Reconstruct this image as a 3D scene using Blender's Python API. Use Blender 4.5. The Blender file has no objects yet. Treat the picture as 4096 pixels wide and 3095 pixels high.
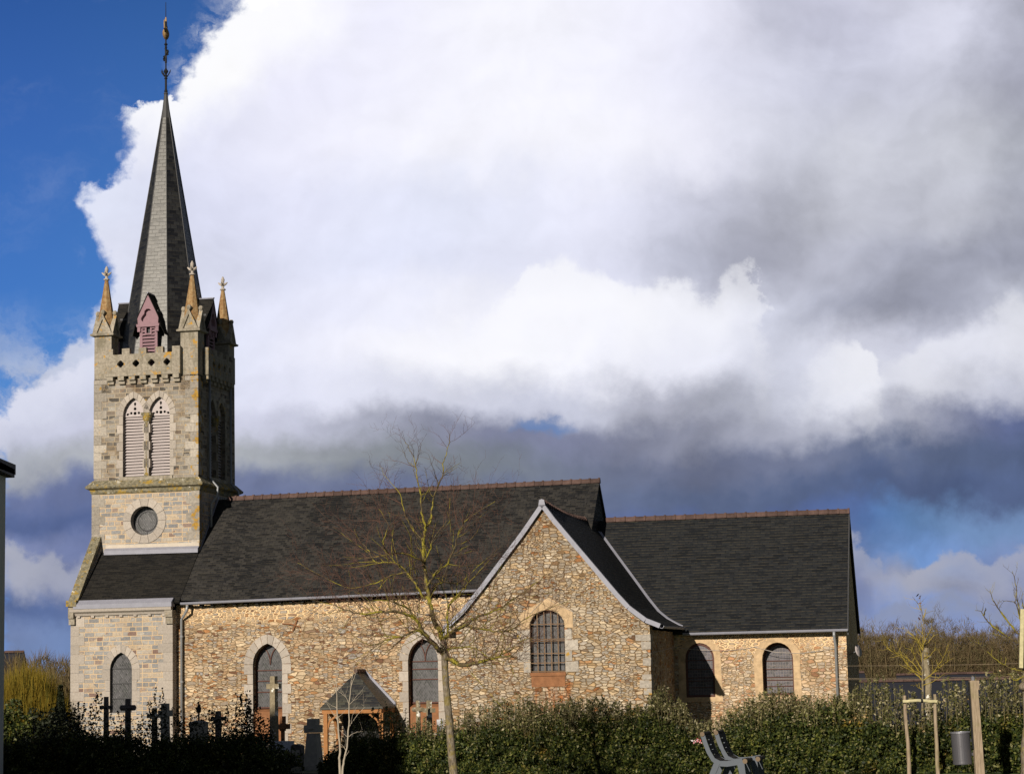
import bpy, bmesh, math, random
import numpy as np
from math import sin, cos, tan, atan, radians, pi, sqrt
from mathutils import Vector, Matrix
from mathutils.geometry import tessellate_polygon
random.seed(7); rng = np.random.default_rng(11)
scene = bpy.context.scene
col = scene.collection

# ------------------------------------------------------------------ camera
F = 8700.0; CX, CY = 2048.0, 1547.5
PITCH = atan(1153 / 8700); ROLL = -0.022
CAM = Vector((0, 0, 1.6))
fwd = Vector((0, cos(PITCH), sin(PITCH)))
_c, _s = cos(ROLL), sin(ROLL)
_dn = Vector((0, sin(PITCH), -cos(PITCH)))
ix = Vector((1, 0, 0)) * _c - _dn * _s
iy = Vector((1, 0, 0)) * _s + _dn * _c
cd = bpy.data.cameras.new('camera'); cam = bpy.data.objects.new('camera', cd); col.objects.link(cam)
cd.sensor_width = 36; cd.sensor_fit = 'HORIZONTAL'; cd.lens = F / 4096 * 36
cd.clip_start = 0.1; cd.clip_end = 3000
M = Matrix((ix, -iy, -fwd)).transposed().to_4x4(); M.translation = CAM
cam.matrix_world = M
scene.camera = cam

# ------------------------------------------------------------------ sun, exposure
SUN_AZ = radians(23.5); SUN_EL = radians(20.6)
ld = Vector((sin(SUN_AZ) * cos(SUN_EL), cos(SUN_AZ) * cos(SUN_EL), -sin(SUN_EL)))
sl = bpy.data.lights.new('sun', 'SUN'); sl.energy = 5.0; sl.angle = radians(0.5); sl.color = (1.0, 0.90, 0.75)
so = bpy.data.objects.new('sun', sl); col.objects.link(so)
so.rotation_euler = ld.to_track_quat('-Z', 'Y').to_euler(); so.location = (-20, -40, 40)
scene.view_settings.view_transform = 'Standard'; scene.view_settings.look = 'None'
scene.view_settings.exposure = 0.0; scene.view_settings.gamma = 1.0

# ------------------------------------------------------------------ node helper
class NT:
    def __init__(s, tree): s.t = tree; s.n = tree.nodes; s.l = tree.links
    def new(s, ty, **kw):
        n = s.n.new(ty)
        for k, v in kw.items(): setattr(n, k, v)
        return n
    def put(s, sock, v):
        if v is None: return
        if isinstance(v, bpy.types.NodeSocket): s.l.new(v, sock)
        else:
            if sock.type == 'RGBA' and not hasattr(v, '__len__'): v = (v, v, v, 1)
            if sock.type == 'RGBA' and len(v) == 3: v = (*v, 1)
            sock.default_value = v
    def m(s, op, a, b=None, c=None, clamp=False):
        n = s.new('ShaderNodeMath', operation=op, use_clamp=clamp)
        for i, v in enumerate((a, b, c)): s.put(n.inputs[i], v)
        return n.outputs[0]
    def vm(s, op, a, b=None, out=0):
        n = s.new('ShaderNodeVectorMath', operation=op)
        s.put(n.inputs[0], a)
        if b is not None:
            if op == 'SCALE': s.put(n.inputs[3], b)
            else: s.put(n.inputs[1], b)
        return n.outputs['Value' if op in ('DOT_PRODUCT', 'LENGTH') else 0]
    def xyz(s, x, y, z=0.0):
        n = s.new('ShaderNodeCombineXYZ')
        for i, v in enumerate((x, y, z)): s.put(n.inputs[i], v)
        return n.outputs[0]
    def mix(s, f, a, b, blend='MIX'):
        n = s.new('ShaderNodeMix', data_type='RGBA', blend_type=blend); n.clamp_factor = True
        s.put(n.inputs['Factor'], f); s.put(n.inputs[6], a); s.put(n.inputs[7], b)
        return n.outputs[2]
    def noise(s, v, scale, detail=4, rough=.5, dist=0.0, color=False):
        n = s.new('ShaderNodeTexNoise'); s.put(n.inputs['Vector'], v)
        n.inputs['Scale'].default_value = scale; n.inputs['Detail'].default_value = detail
        n.inputs['Roughness'].default_value = rough; n.inputs['Distortion'].default_value = dist
        return n.outputs[1 if color else 0]
    def ss(s, x, a, b):       # smoothstep of x between a and b
        n = s.new('ShaderNodeMapRange', interpolation_type='SMOOTHSTEP')
        s.put(n.inputs[0], x); s.put(n.inputs[1], a); s.put(n.inputs[2], b)
        return n.outputs[0]
    def ramp(s, f, stops, interp='LINEAR'):
        n = s.new('ShaderNodeValToRGB'); r = n.color_ramp; r.interpolation = interp
        while len(r.elements) > 1: r.elements.remove(r.elements[0])
        for i, (p, c) in enumerate(stops):
            e = r.elements[0] if i == 0 else r.elements.new(p)
            e.position = p
            if not hasattr(c, '__len__'): c = (c, c, c)
            e.color = (*c[:3], 1)
        s.put(n.inputs[0], f)
        return n.outputs[0]
def lin(*c):
    return tuple(((x / 255) / 12.92 if x / 255 <= .04045 else ((x / 255 + .055) / 1.055) ** 2.4) for x in c)

# ------------------------------------------------------------------ world: clear sky + the bank of cloud ahead
world = bpy.data.worlds.new('World'); scene.world = world; world.use_nodes = True
W = NT(world.node_tree); W.n.clear()
sky = W.new('ShaderNodeTexSky', sky_type='NISHITA', sun_disc=False)
sky.sun_elevation = SUN_EL; sky.sun_rotation = radians(180) + SUN_AZ
sky.air_density = 0.45; sky.dust_density = 0.0; sky.ozone_density = 2.0
tc = W.new('ShaderNodeTexCoord').outputs['Generated']
w = W.m('MAXIMUM', W.vm('DOT_PRODUCT', tc, tuple(fwd)), .05)
U0 = W.m('MULTIPLY_ADD', W.m('DIVIDE', W.vm('DOT_PRODUCT', tc, tuple(ix)), w), F / 4096, .5)
V0 = W.m('MULTIPLY_ADD', W.m('DIVIDE', W.vm('DOT_PRODUCT', tc, tuple(iy)), w), F / 4096, CY / 4096)
P0 = W.xyz(U0, V0)
wa = W.vm('SUBTRACT', W.noise(P0, 5, 3, .55, color=True), (.5, .5, .5))
wb = W.vm('SUBTRACT', W.noise(P0, 18, 9, .62, color=True), (.5, .5, .5))
Pw = W.vm('ADD', W.vm('ADD', P0, W.vm('SCALE', wa, .085)), W.vm('SCALE', wb, .055))
sp = W.new('ShaderNodeSeparateXYZ'); W.put(sp.inputs[0], Pw); U1, V1 = sp.outputs[0], sp.outputs[1]
rows = [  # row height in the cloud bank, (bearing, colour) along it
 (-200, [(800,(250,250,255)),(1800,(236,236,250)),(2900,(220,220,240)),(4096,(160,162,185))]),
 (60,  [(900,(255,255,255)),(1250,(252,252,255)),(1500,(236,236,255)),(1700,(244,244,255)),(2050,(248,248,255)),(2500,(240,240,253)),(2900,(230,230,247)),(3080,(190,192,215)),(3300,(176,177,203)),(3520,(190,192,216)),(3750,(212,213,232)),(3950,(180,182,206)),(4096,(160,162,186))]),
 (300, [(700,(255,255,255)),(950,(255,255,255)),(1080,(230,230,252)),(1500,(240,240,254)),(2100,(248,248,255)),(2600,(238,238,253)),(2900,(228,229,247)),(3200,(196,198,220)),(3450,(178,180,204)),(3700,(192,194,214)),(4096,(150,152,178))]),
 (560, [(450,(222,225,245)),(800,(225,227,248)),(1200,(238,238,254)),(1700,(246,246,255)),(2400,(247,247,255)),(2800,(238,238,252)),(3050,(206,208,226)),(3300,(180,182,202)),(3450,(198,200,216)),(3600,(176,178,198)),(3850,(188,190,206)),(4096,(152,155,176))]),
 (820, [(330,(225,230,248)),(700,(214,217,242)),(1100,(224,226,248)),(1500,(226,229,249)),(1900,(224,228,248)),(2300,(232,233,250)),(2600,(222,224,244)),(2850,(192,194,216)),(3150,(164,166,188)),(3400,(186,188,206)),(3600,(160,162,184)),(3800,(182,184,202)),(4096,(146,149,172))]),
 (1040,[(400,(225,228,246)),(800,(205,208,232)),(1250,(224,227,248)),(1700,(224,228,250)),(2100,(230,232,250)),(2500,(215,217,238)),(2750,(174,177,201)),(3000,(160,162,187)),(3300,(178,180,202)),(3600,(146,149,174)),(4096,(138,141,166))]),
 (1230,[(150,(188,200,232)),(420,(215,222,243)),(1000,(226,228,249)),(1500,(236,238,255)),(2000,(246,246,255)),(2500,(242,243,254)),(2850,(228,230,248)),(3080,(205,208,228)),(3300,(150,153,178)),(3600,(136,139,165)),(3850,(150,153,178)),(4096,(182,185,206))]),
 (1420,[(0,(165,178,212)),(250,(195,203,230)),(1000,(232,234,253)),(1500,(244,244,255)),(2000,(250,250,255)),(2500,(238,239,252)),(2900,(228,230,247)),(3100,(200,203,224)),(3300,(222,224,240)),(3600,(190,192,214)),(3850,(212,214,232)),(4096,(206,208,226))]),
 (1600,[(0,(182,188,216)),(300,(190,194,220)),(1000,(226,228,248)),(1500,(226,228,246)),(1900,(196,199,222)),(2350,(192,195,217)),(2600,(176,178,202)),(2900,(160,163,187)),(3200,(196,199,219)),(3450,(220,222,238)),(3700,(200,202,221)),(4096,(170,173,197))]),
 (1725,[(0,(176,180,208)),(300,(186,188,214)),(1000,(206,208,232)),(1350,(165,168,194)),(1700,(132,135,162)),(2150,(118,124,155)),(2600,(124,128,157)),(2900,(138,141,168)),(3300,(168,171,195)),(3600,(150,153,180)),(3900,(105,114,148)),(4096,(92,104,143))]),
 (1855,[(0,(155,160,188)),(300,(164,167,192)),(1000,(160,164,188)),(1400,(128,133,158)),(1900,(112,119,144)),(2400,(104,112,138)),(2900,(107,114,140)),(3300,(112,120,146)),(3600,(92,104,134)),(4096,(82,96,128))]),
 (1980,[(0,(110,122,162)),(300,(100,112,152)),(1000,(114,122,152)),(2200,(104,114,142)),(2800,(90,103,134)),(3400,(82,96,130)),(3800,(80,95,131)),(4096,(90,106,144))]),
 (2090,[(0,(92,108,152)),(350,(84,101,146)),(1500,(98,110,150)),(3000,(86,102,148)),(3380,(84,104,152)),(3480,(92,130,186)),(3700,(112,148,196)),(4096,(120,146,188))]),
 (2210,[(0,(132,142,180)),(350,(112,124,165)),(3000,(110,125,175)),(3420,(112,130,176)),(3600,(116,155,212)),(3800,(122,156,212)),(3950,(126,150,200)),(4096,(134,150,196))]),
 (2330,[(0,(150,155,186)),(350,(130,138,172)),(3400,(128,138,178)),(3600,(150,157,190)),(3850,(152,157,188)),(4096,(134,143,180))]),
 (2450,[(0,(92,110,154)),(350,(86,106,152)),(3400,(134,144,182)),(3600,(128,152,205)),(3850,(134,158,212)),(4096,(138,148,186))]),
 (2560,[(0,(120,138,180)),(350,(112,134,178)),(3400,(140,150,188)),(4096,(136,150,192))]),
 (2750,[(0,(120,145,190)),(4096,(140,160,205))]),
]
lift = lambda x, y: (9 if y > 1700 else (14 * min(1, (x - 3000) / 300) if x > 3000 and y < 1300 else 2))
base = None
for i, (y, st) in enumerate(rows):
    st = [(x, (q if min(q) > 232 or q[2] > q[0] * 1.3 else (q[0] + lift(x, y), q[1] + lift(x, y), q[2] + lift(x, y) - min(9, (240 - q[0]) * .12) - (8 if 1800 < y < 2060 else 0)))) for x, q in st]
    c = W.ramp(U1, [(max(0, min(1, x / 4096)), lin(*q)) for x, q in st], 'B_SPLINE' if len(st) > 5 else 'EASE')
    if base is None: base = c
    else: base = W.mix(W.ss(V1, rows[i-1][0] / 4096, y / 4096), base, c)
# billows: fine light and dark modelling inside the cloud
bil = W.noise(W.vm('MULTIPLY', Pw, (1, 1.1, 1)), 6, 9, .55)
off_ = (.009, .013, 0)
def relief(sc_, stretch, warp_):
    p = W.vm('ADD', W.vm('MULTIPLY', P0, stretch), W.vm('SCALE', wa, warp_))
    return W.m('SUBTRACT', W.noise(p, sc_, 7, .50), W.noise(W.vm('ADD', p, off_), sc_, 7, .50))
rel = W.m('ADD', W.m('MULTIPLY', relief(4.6, (1, 1.05, 1), .12), 1.0), W.m('MULTIPLY', relief(11, (1, 1.1, 1), .16), .45))
lum = W.vm('DOT_PRODUCT', base, (.33, .34, .33)); grey = W.m('SUBTRACT', 1.0, W.ss(lum, .35, .9))
amp = W.m('MULTIPLY_ADD', grey, .55, .24)
k = W.m('MULTIPLY_ADD', W.m('ADD', W.m('SUBTRACT', bil, .5), W.m('MULTIPLY', rel, 1.7)), amp, 1.0)
base = W.mix(1.0, base, W.xyz(k, k, k), 'MULTIPLY')
# cumulus tops: bright below a crisp wavy contour
def contour(stops, soft, fall, amt, uu, vv, cc=(252, 252, 255)):
    global base
    yt = W.ramp(uu, [(x / 4096, y / 4096) for x, y in stops], 'LINEAR')
    dlt = W.m('SUBTRACT', vv, yt)
    on = W.ss(dlt, 0.0, soft)
    off = W.m('SUBTRACT', 1.0, W.ss(dlt, soft, fall))
    a = W.ramp(uu, amt, 'EASE')
    base = W.mix(W.m('MULTIPLY', W.m('MULTIPLY', on, off), a), base, lin(*cc) + (1,))
Pc = W.vm('ADD', W.vm('ADD', P0, W.vm('SCALE', wa, .03)), W.vm('SCALE', wb, .075))
sp = W.new('ShaderNodeSeparateXYZ'); W.put(sp.inputs[0], Pc); U2, V2 = sp.outputs[0], sp.outputs[1]
contour([(1300,1400),(1500,1290),(1900,1240),(2040,1160),(2130,1040),(2250,1010),(2420,1030),(2520,1090),(2700,1080),(2830,1150),(2900,1090),(3000,1040),(3040,1150),(3110,1330),(3200,1600),(3400,1800)],
        .015, .13, [(.3, 0), (.42, .2), (.55, .7), (.7, .5), (.735, .4), (.758, 0)], U2, V2)
contour([(3000,1500),(3150,1440),(3300,1370),(3440,1350),(3490,1480),(3560,1440),(3700,1330),(3850,1290),(4000,1200),(4096,1190)],
        .02, .11, [(.77, 0), (.80, .3), (.84, .55), (.862, .15), (.9, .35), (.95, .25), (1, .35)], U2, V2)
contour([(700,330),(800,180),(900,40),(980,0),(1360,0)], .004, .1, [(.15, .9), (.22, 1), (.28, .8), (.33, 0)], U2, V2)
contour([(3300,2100),(3450,2130),(3520,2200),(3580,2290),(3640,2300),(3700,2225),(3790,2180),(3900,2170),(3980,2240),(4040,2200),(4096,2170)], .010, .055, [(.80, 0), (.83, .8), (.87, .3), (.9, .95), (.94, .8), (1, .7)], U2, V2, (166, 169, 186))
contour([(3500,2420),(3600,2400),(3700,2430),(3800,2380),(3950,2400),(4096,2370)], .010, .04, [(.82, 0), (.86, .6), (.9, .8), (.95, .7), (1, .6)], U2, V2, (142, 149, 172))
contour([(0,2120),(60,2170),(130,2200),(220,2190),(300,2230),(380,2200),(600,2200)], .012, .06, [(0, .85), (.05, .6), (.1, .5), (.2, 0)], U2, V2, (176, 178, 190))
contour([(0,1590),(120,1500),(220,1470),(330,1400),(400,1380),(500,1350)], .012, .08, [(0, .7), (.06, .8), (.09, .7), (.14, 0)], U2, V2, (224, 226, 242))
# small blue window and blue sky at the left
d1 = W.vm('LENGTH', W.vm('MULTIPLY', W.vm('SUBTRACT', Pc, (2180/4096, 1692/4096, 0)), (1, 2.6, 0)))
base = W.mix(W.m('MULTIPLY', W.m('SUBTRACT', 1.0, W.ss(d1, .005, .036)), .75), base, lin(98, 130, 182) + (1,))
xb = W.ramp(V2, [(y / 4096, max(0, (x - 10) / 4096)) for y, x in [(0,960),(60,905),(130,850),(200,800),(260,770),(330,720),(400,690),(425,560),(450,515),(520,490),(640,500),(720,440),(760,370),(830,340),(900,390),(1000,430),(1100,460),(1200,440),(1300,350),(1380,270),(1450,190),(1520,100),(1600,0)]], 'LINEAR')
bm = W.ss(W.m('SUBTRACT', U2, xb), -.006, .012)
wis = W.noise(W.vm('MULTIPLY', Pc, (1, 1.6, 1)), 7, 9, .65)
bm2 = W.m('MULTIPLY', W.ss(W.m('SUBTRACT', U2, xb), -.035, .02), W.ss(wis, .5, .68))
lowv = W.ss(V1, 1180/4096, 1560/4096)
bm3 = W.m('MULTIPLY', lowv, W.ss(wis, .40, .58))
wis2 = W.m('MULTIPLY', W.ss(W.noise(W.vm('MULTIPLY', Pc, (.8, 2, 1)), 4, 8, .6), .5, .8), .14)
cloudmask = W.m('MAXIMUM', W.m('MAXIMUM', bm, bm2), W.m('MAXIMUM', bm3, wis2))
blue = W.ramp(V0, [(0, lin(48, 90, 160)), (.12, lin(58, 103, 178)), (.28, lin(68, 120, 195)), (.4, lin(86, 140, 208)), (.5, lin(110, 150, 215))])
blue = W.mix(W.ss(U0, 0.0, .18), blue, W.mix(1.0, blue, (1.12, 1.1, 1.0, 1), 'MULTIPLY'))
ahead = W.mix(cloudmask, blue, base)
# the bank only fills the sky ahead; everywhere else the clear sky
sx = W.new('ShaderNodeSeparateXYZ'); W.put(sx.inputs[0], tc)
fr = W.m('MULTIPLY', W.ss(W.vm('DOT_PRODUCT', tc, tuple(fwd)), .925, .957), 1.0)
sl_ = W.vm('DOT_PRODUCT', sky.outputs[0], (.3, .5, .2)); bg1 = W.new('ShaderNodeBackground'); W.put(bg1.inputs[0], W.mix(.6, sky.outputs[0], W.xyz(sl_, sl_, sl_))); bg1.inputs[1].default_value = .05
bg2 = W.new('ShaderNodeBackground'); W.put(bg2.inputs[0], ahead); bg2.inputs[1].default_value = 1.0
ms = W.new('ShaderNodeMixShader'); W.put(ms.inputs[0], fr); W.l.new(bg1.outputs[0], ms.inputs[1]); W.l.new(bg2.outputs[0], ms.inputs[2])
wo = W.new('ShaderNodeOutputWorld'); W.l.new(ms.outputs[0], wo.inputs[0])
world.cycles.sampling_method = 'MANUAL'; world.cycles.sample_map_resolution = 512
# ------------------------------------------------------------------ frames of reference
AL = radians(11.8)
U = Vector((cos(AL), -sin(AL), 0)); V = Vector((sin(AL), cos(AL), 0))
def ray(px, py): return fwd + ix * ((px - CX) / F) + iy * ((py - CY) / F)
O = Vector((-11.6535, 80.0, 0))
def onT(px, py, t):                       # bearing -> (s, z) on a wall plane of the church
    r = ray(px, py); k = (O + V * t - CAM).dot(V) / r.dot(V); p = CAM + r * k - O
    return p.dot(U), p.z
def onZ(px, py, z):
    r = ray(px, py); return CAM + r * ((z - CAM.z) / r.z)
def atY(px, py, Y):
    r = ray(px, py); return CAM + r * (Y / r.y)

# ------------------------------------------------------------------ mesh builder
class MB:
    def __init__(s): s.v = []; s.f = []
    def add(s, vs, fs):
        b = len(s.v); s.v += [tuple(v) for v in vs]; s.f += [tuple(b + i for i in f) for f in fs]
    def box(s, x0, x1, y0, y1, z0, z1, j=0):
        r = lambda: (random.random() - .5) * j
        vs = [(x + r(), y + r(), z + r()) for z in (z0, z1) for y in (y0, y1) for x in (x0, x1)]
        s.add(vs, [(0,2,3,1),(4,5,7,6),(0,1,5,4),(2,6,7,3),(0,4,6,2),(1,3,7,5)])
    def hexa(s, a, b):                    # two matching quads a, b
        s.add(list(a) + list(b), [(3,2,1,0),(4,5,6,7),(0,1,5,4),(1,2,6,5),(2,3,7,6),(3,0,4,7)])
    def prism(s, pts, a, b):              # polygon pts swept from offset a to offset b (vectors)
        n = len(pts); a = Vector(a); b = Vector(b)
        vs = [Vector(p) + a for p in pts] + [Vector(p) + b for p in pts]
        fs = [tuple(range(n))[::-1], tuple(range(n, 2 * n))] + [(i, (i+1) % n, n + (i+1) % n, n + i) for i in range(n)]
        s.add(vs, fs)
    def strip(s, pts, width, thick, up=(0, 0, 1)):   # flat bar along a polyline: width along 'w', thick along up
        for p, q in zip(pts[:-1], pts[1:]):
            p = Vector(p); q = Vector(q); d = (q - p).normalized(); u = Vector(up)
            w = d.cross(u).normalized() * width / 2; u = w.cross(d).normalized() * thick / 2
            s.hexa([p-w-u, p+w-u, p+w+u, p-w+u], [q-w-u, q+w-u, q+w+u, q-w+u])
    def tube(s, pts, rad, n=6, cap=True):
        pts = [Vector(p) for p in pts]
        if not hasattr(rad, '__len__'): rad = [rad] * len(pts)
        b = len(s.v); up = None
        for i, p in enumerate(pts):
            d = (pts[min(i+1, len(pts)-1)] - pts[max(i-1, 0)]).normalized()
            if up is None:
                up = d.orthogonal().normalized()
            up = (up - d * up.dot(d)); up = up.normalized() if up.length > 1e-6 else d.orthogonal().normalized()
            w = d.cross(up)
            for k in range(n):
                a = 2 * pi * k / n
                q = p + (up * cos(a) + w * sin(a)) * rad[i]
                s.v.append((q.x, q.y, q.z))
        for i in range(len(pts) - 1):
            for k in range(n):
                s.f.append((b+i*n+k, b+i*n+(k+1)%n, b+(i+1)*n+(k+1)%n, b+(i+1)*n+k))
        if cap:
            s.f.append(tuple(b+k for k in range(n))[::-1]); e = b + (len(pts)-1)*n
            s.f.append(tuple(e+k for k in range(n)))
    def lathe(s, prof, c=(0, 0, 0), n=12, rot=0):    # prof: (r, z)
        b = len(s.v)
        for r, z in prof:
            for k in range(n):
                a = 2*pi*k/n + rot; s.v.append((c[0]+r*cos(a), c[1]+r*sin(a), c[2]+z))
        for i in range(len(prof)-1):
            for k in range(n):
                s.f.append((b+i*n+k, b+i*n+(k+1)%n, b+(i+1)*n+(k+1)%n, b+(i+1)*n+k))
        s.f.append(tuple(b+k for k in range(n))[::-1]); e = b+(len(prof)-1)*n
        s.f.append(tuple(e+k for k in range(n)))
    def wall(s, outline, holes, m3, depth, back=True):   # flat wall with real openings; m3(a, z, d)
        polys = [[Vector((a, z, 0)) for a, z in outline]] + [[Vector((a, z, 0)) for a, z in h] for h in holes]
        tris = tessellate_polygon(polys)
        flat = [p for poly in polys for p in poly]
        for dd in ((0, depth) if back else (0,)):
            s.add([m3(p.x, p.y, dd) for p in flat], [tuple(t) if dd else tuple(t)[::-1] for t in tris])
        for poly in polys:
            n = len(poly)
            s.add([m3(p.x, p.y, 0) for p in poly] + [m3(p.x, p.y, depth) for p in poly], [(i, (i+1) % n, n+(i+1) % n, n+i) for i in range(n)])
    def xf(s, fn): s.v = [tuple(fn(Vector(v))) for v in s.v]; return s
    def build(s, name, mat, parent=None, smooth=False, clean=True, uv=True):
        me = bpy.data.meshes.new(name); me.from_pydata(s.v, [], s.f); me.update()
        if clean and len(s.f) < 20000:
            bm = bmesh.new(); bm.from_mesh(me)
            bmesh.ops.recalc_face_normals(bm, faces=bm.faces[:]); bm.to_mesh(me); bm.free()
        if uv: planar_uv(me)
        me.materials.append(MATS[mat] if isinstance(mat, str) else mat)
        if smooth: me.polygons.foreach_set('use_smooth', [True] * len(me.polygons))
        o = bpy.data.objects.new(name, me); col.objects.link(o)
        if parent is not None: o.parent = parent
        return o
def planar_uv(me):
    nl = len(me.loops)
    if nl == 0: return
    co = np.empty(len(me.vertices) * 3); me.vertices.foreach_get('co', co); co = co.reshape(-1, 3)
    lv = np.empty(nl, int); me.loops.foreach_get('vertex_index', lv)
    nf = len(me.polygons); nor = np.empty(nf * 3); me.polygons.foreach_get('normal', nor); nor = nor.reshape(-1, 3)
    tot = np.empty(nf, int); me.polygons.foreach_get('loop_total', tot)
    n = np.repeat(nor, tot, axis=0); p = co[lv]
    h = np.stack([-n[:, 1], n[:, 0], np.zeros(nl)], 1); L = np.linalg.norm(h, axis=1)
    flat = L < .05; h[flat] = (1, 0, 0); L[flat] = 1; h /= L[:, None]
    # keep sideways direction consistent for opposite walls
    sg = np.where((h[:, 0] + h[:, 1] * .5) < 0, -1, 1); h *= sg[:, None]
    w = np.cross(n, h); w *= np.where(w[:, 2] < 0, -1, 1)[:, None]
    uv = np.stack([(p * h).sum(1), (p * w).sum(1)], 1)
    l = me.uv_layers.new(name='UVMap'); l.data.foreach_set('uv', uv.astype(np.float32).ravel())
def empty(name, loc=(0, 0, 0), rz=0):
    o = bpy.data.objects.new(name, None); col.objects.link(o); o.location = loc; o.rotation_euler = (0, 0, rz)
    o.empty_display_size = .3; return o
def tag(o, label=None, cat=None, group=None, kind=None):
    if label: o['label'] = label
    if cat: o['category'] = cat
    if group: o['group'] = group
    if kind: o['kind'] = kind
    return o
def leaf_mesh(name, P, size, mat, parent=None, squash=1.0, flat=0.0, aspect=.55):
    """many small leaf faces (6-vertex pointed leaves reduced to quads) around points P"""
    n = len(P); a = rng.normal(size=(n, 3)); a[:, 2] *= squash; a /= np.linalg.norm(a, axis=1)[:, None]
    b = rng.normal(size=(n, 3)); b -= (b * a).sum(1)[:, None] * a; b /= np.linalg.norm(b, axis=1)[:, None]
    sz = (size * (0.6 + .8 * rng.random(n)))[:, None] if not hasattr(size, 'shape') else size[:, None]
    q = np.stack([P - a * sz, P + b * sz * aspect, P + a * sz, P - b * sz * aspect], 1).reshape(-1, 3)
    me = bpy.data.meshes.new(name); me.vertices.add(4 * n); me.vertices.foreach_set('co', q.astype(np.float32).ravel())
    me.loops.add(4 * n); me.loops.foreach_set('vertex_index', np.arange(4 * n, dtype=np.int32))
    me.polygons.add(n); me.polygons.foreach_set('loop_start', np.arange(0, 4 * n, 4, dtype=np.int32))
    me.update(calc_edges=True); me.materials.append(MATS[mat])
    o = bpy.data.objects.new(name, me); col.objects.link(o)
    if parent is not None: o.parent = parent
    return o

# ------------------------------------------------------------------ materials
MATS = {}
def mat(name):
    m = bpy.data.materials.new(name); m.use_nodes = True; t = NT(m.node_tree); t.n.clear()
    b = t.new('ShaderNodeBsdfPrincipled'); o = t.new('ShaderNodeOutputMaterial'); t.l.new(b.outputs[0], o.inputs[0])
    MATS[name] = m; t.b = b; t.o = o; return t
def fin(t, colr, rough=.9, bump=None, bs=.5, dist=.02, spec=.25, metal=0):
    t.put(t.b.inputs['Base Color'], colr); t.put(t.b.inputs['Roughness'], rough)
    t.put(t.b.inputs['Specular IOR Level'], spec); t.put(t.b.inputs['Metallic'], metal)
    if bump is not None:
        bn = t.new('ShaderNodeBump'); bn.inputs['Strength'].default_value = bs; bn.inputs['Distance'].default_value = dist
        t.put(bn.inputs['Height'], bump); t.l.new(bn.outputs[0], t.b.inputs['Normal'])
def uvv(t): return t.new('ShaderNodeUVMap', uv_map='UVMap').outputs[0]
def simple(name, c, rough=.8, nz=.25, sc=6, spec=.25, metal=0, bs=.3, dist=.01, island=0):
    t = mat(name); ob = t.new('ShaderNodeTexCoord').outputs['Object']
    n = t.noise(ob, sc, 6, .6)
    k = t.m('MULTIPLY_ADD', t.m('SUBTRACT', n, .5), nz * 2.5, 1.0)
    if island:
        r = t.new('ShaderNodeNewGeometry').outputs['Random Per Island']
        k = t.m('MULTIPLY', k, t.m('MULTIPLY_ADD', r, island, 1 - island / 2))
    fin(t, t.mix(1.0, (*c, 1), t.xyz(k, k, k), 'MULTIPLY'), rough, n, bs, dist, spec, metal)
    return t
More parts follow.
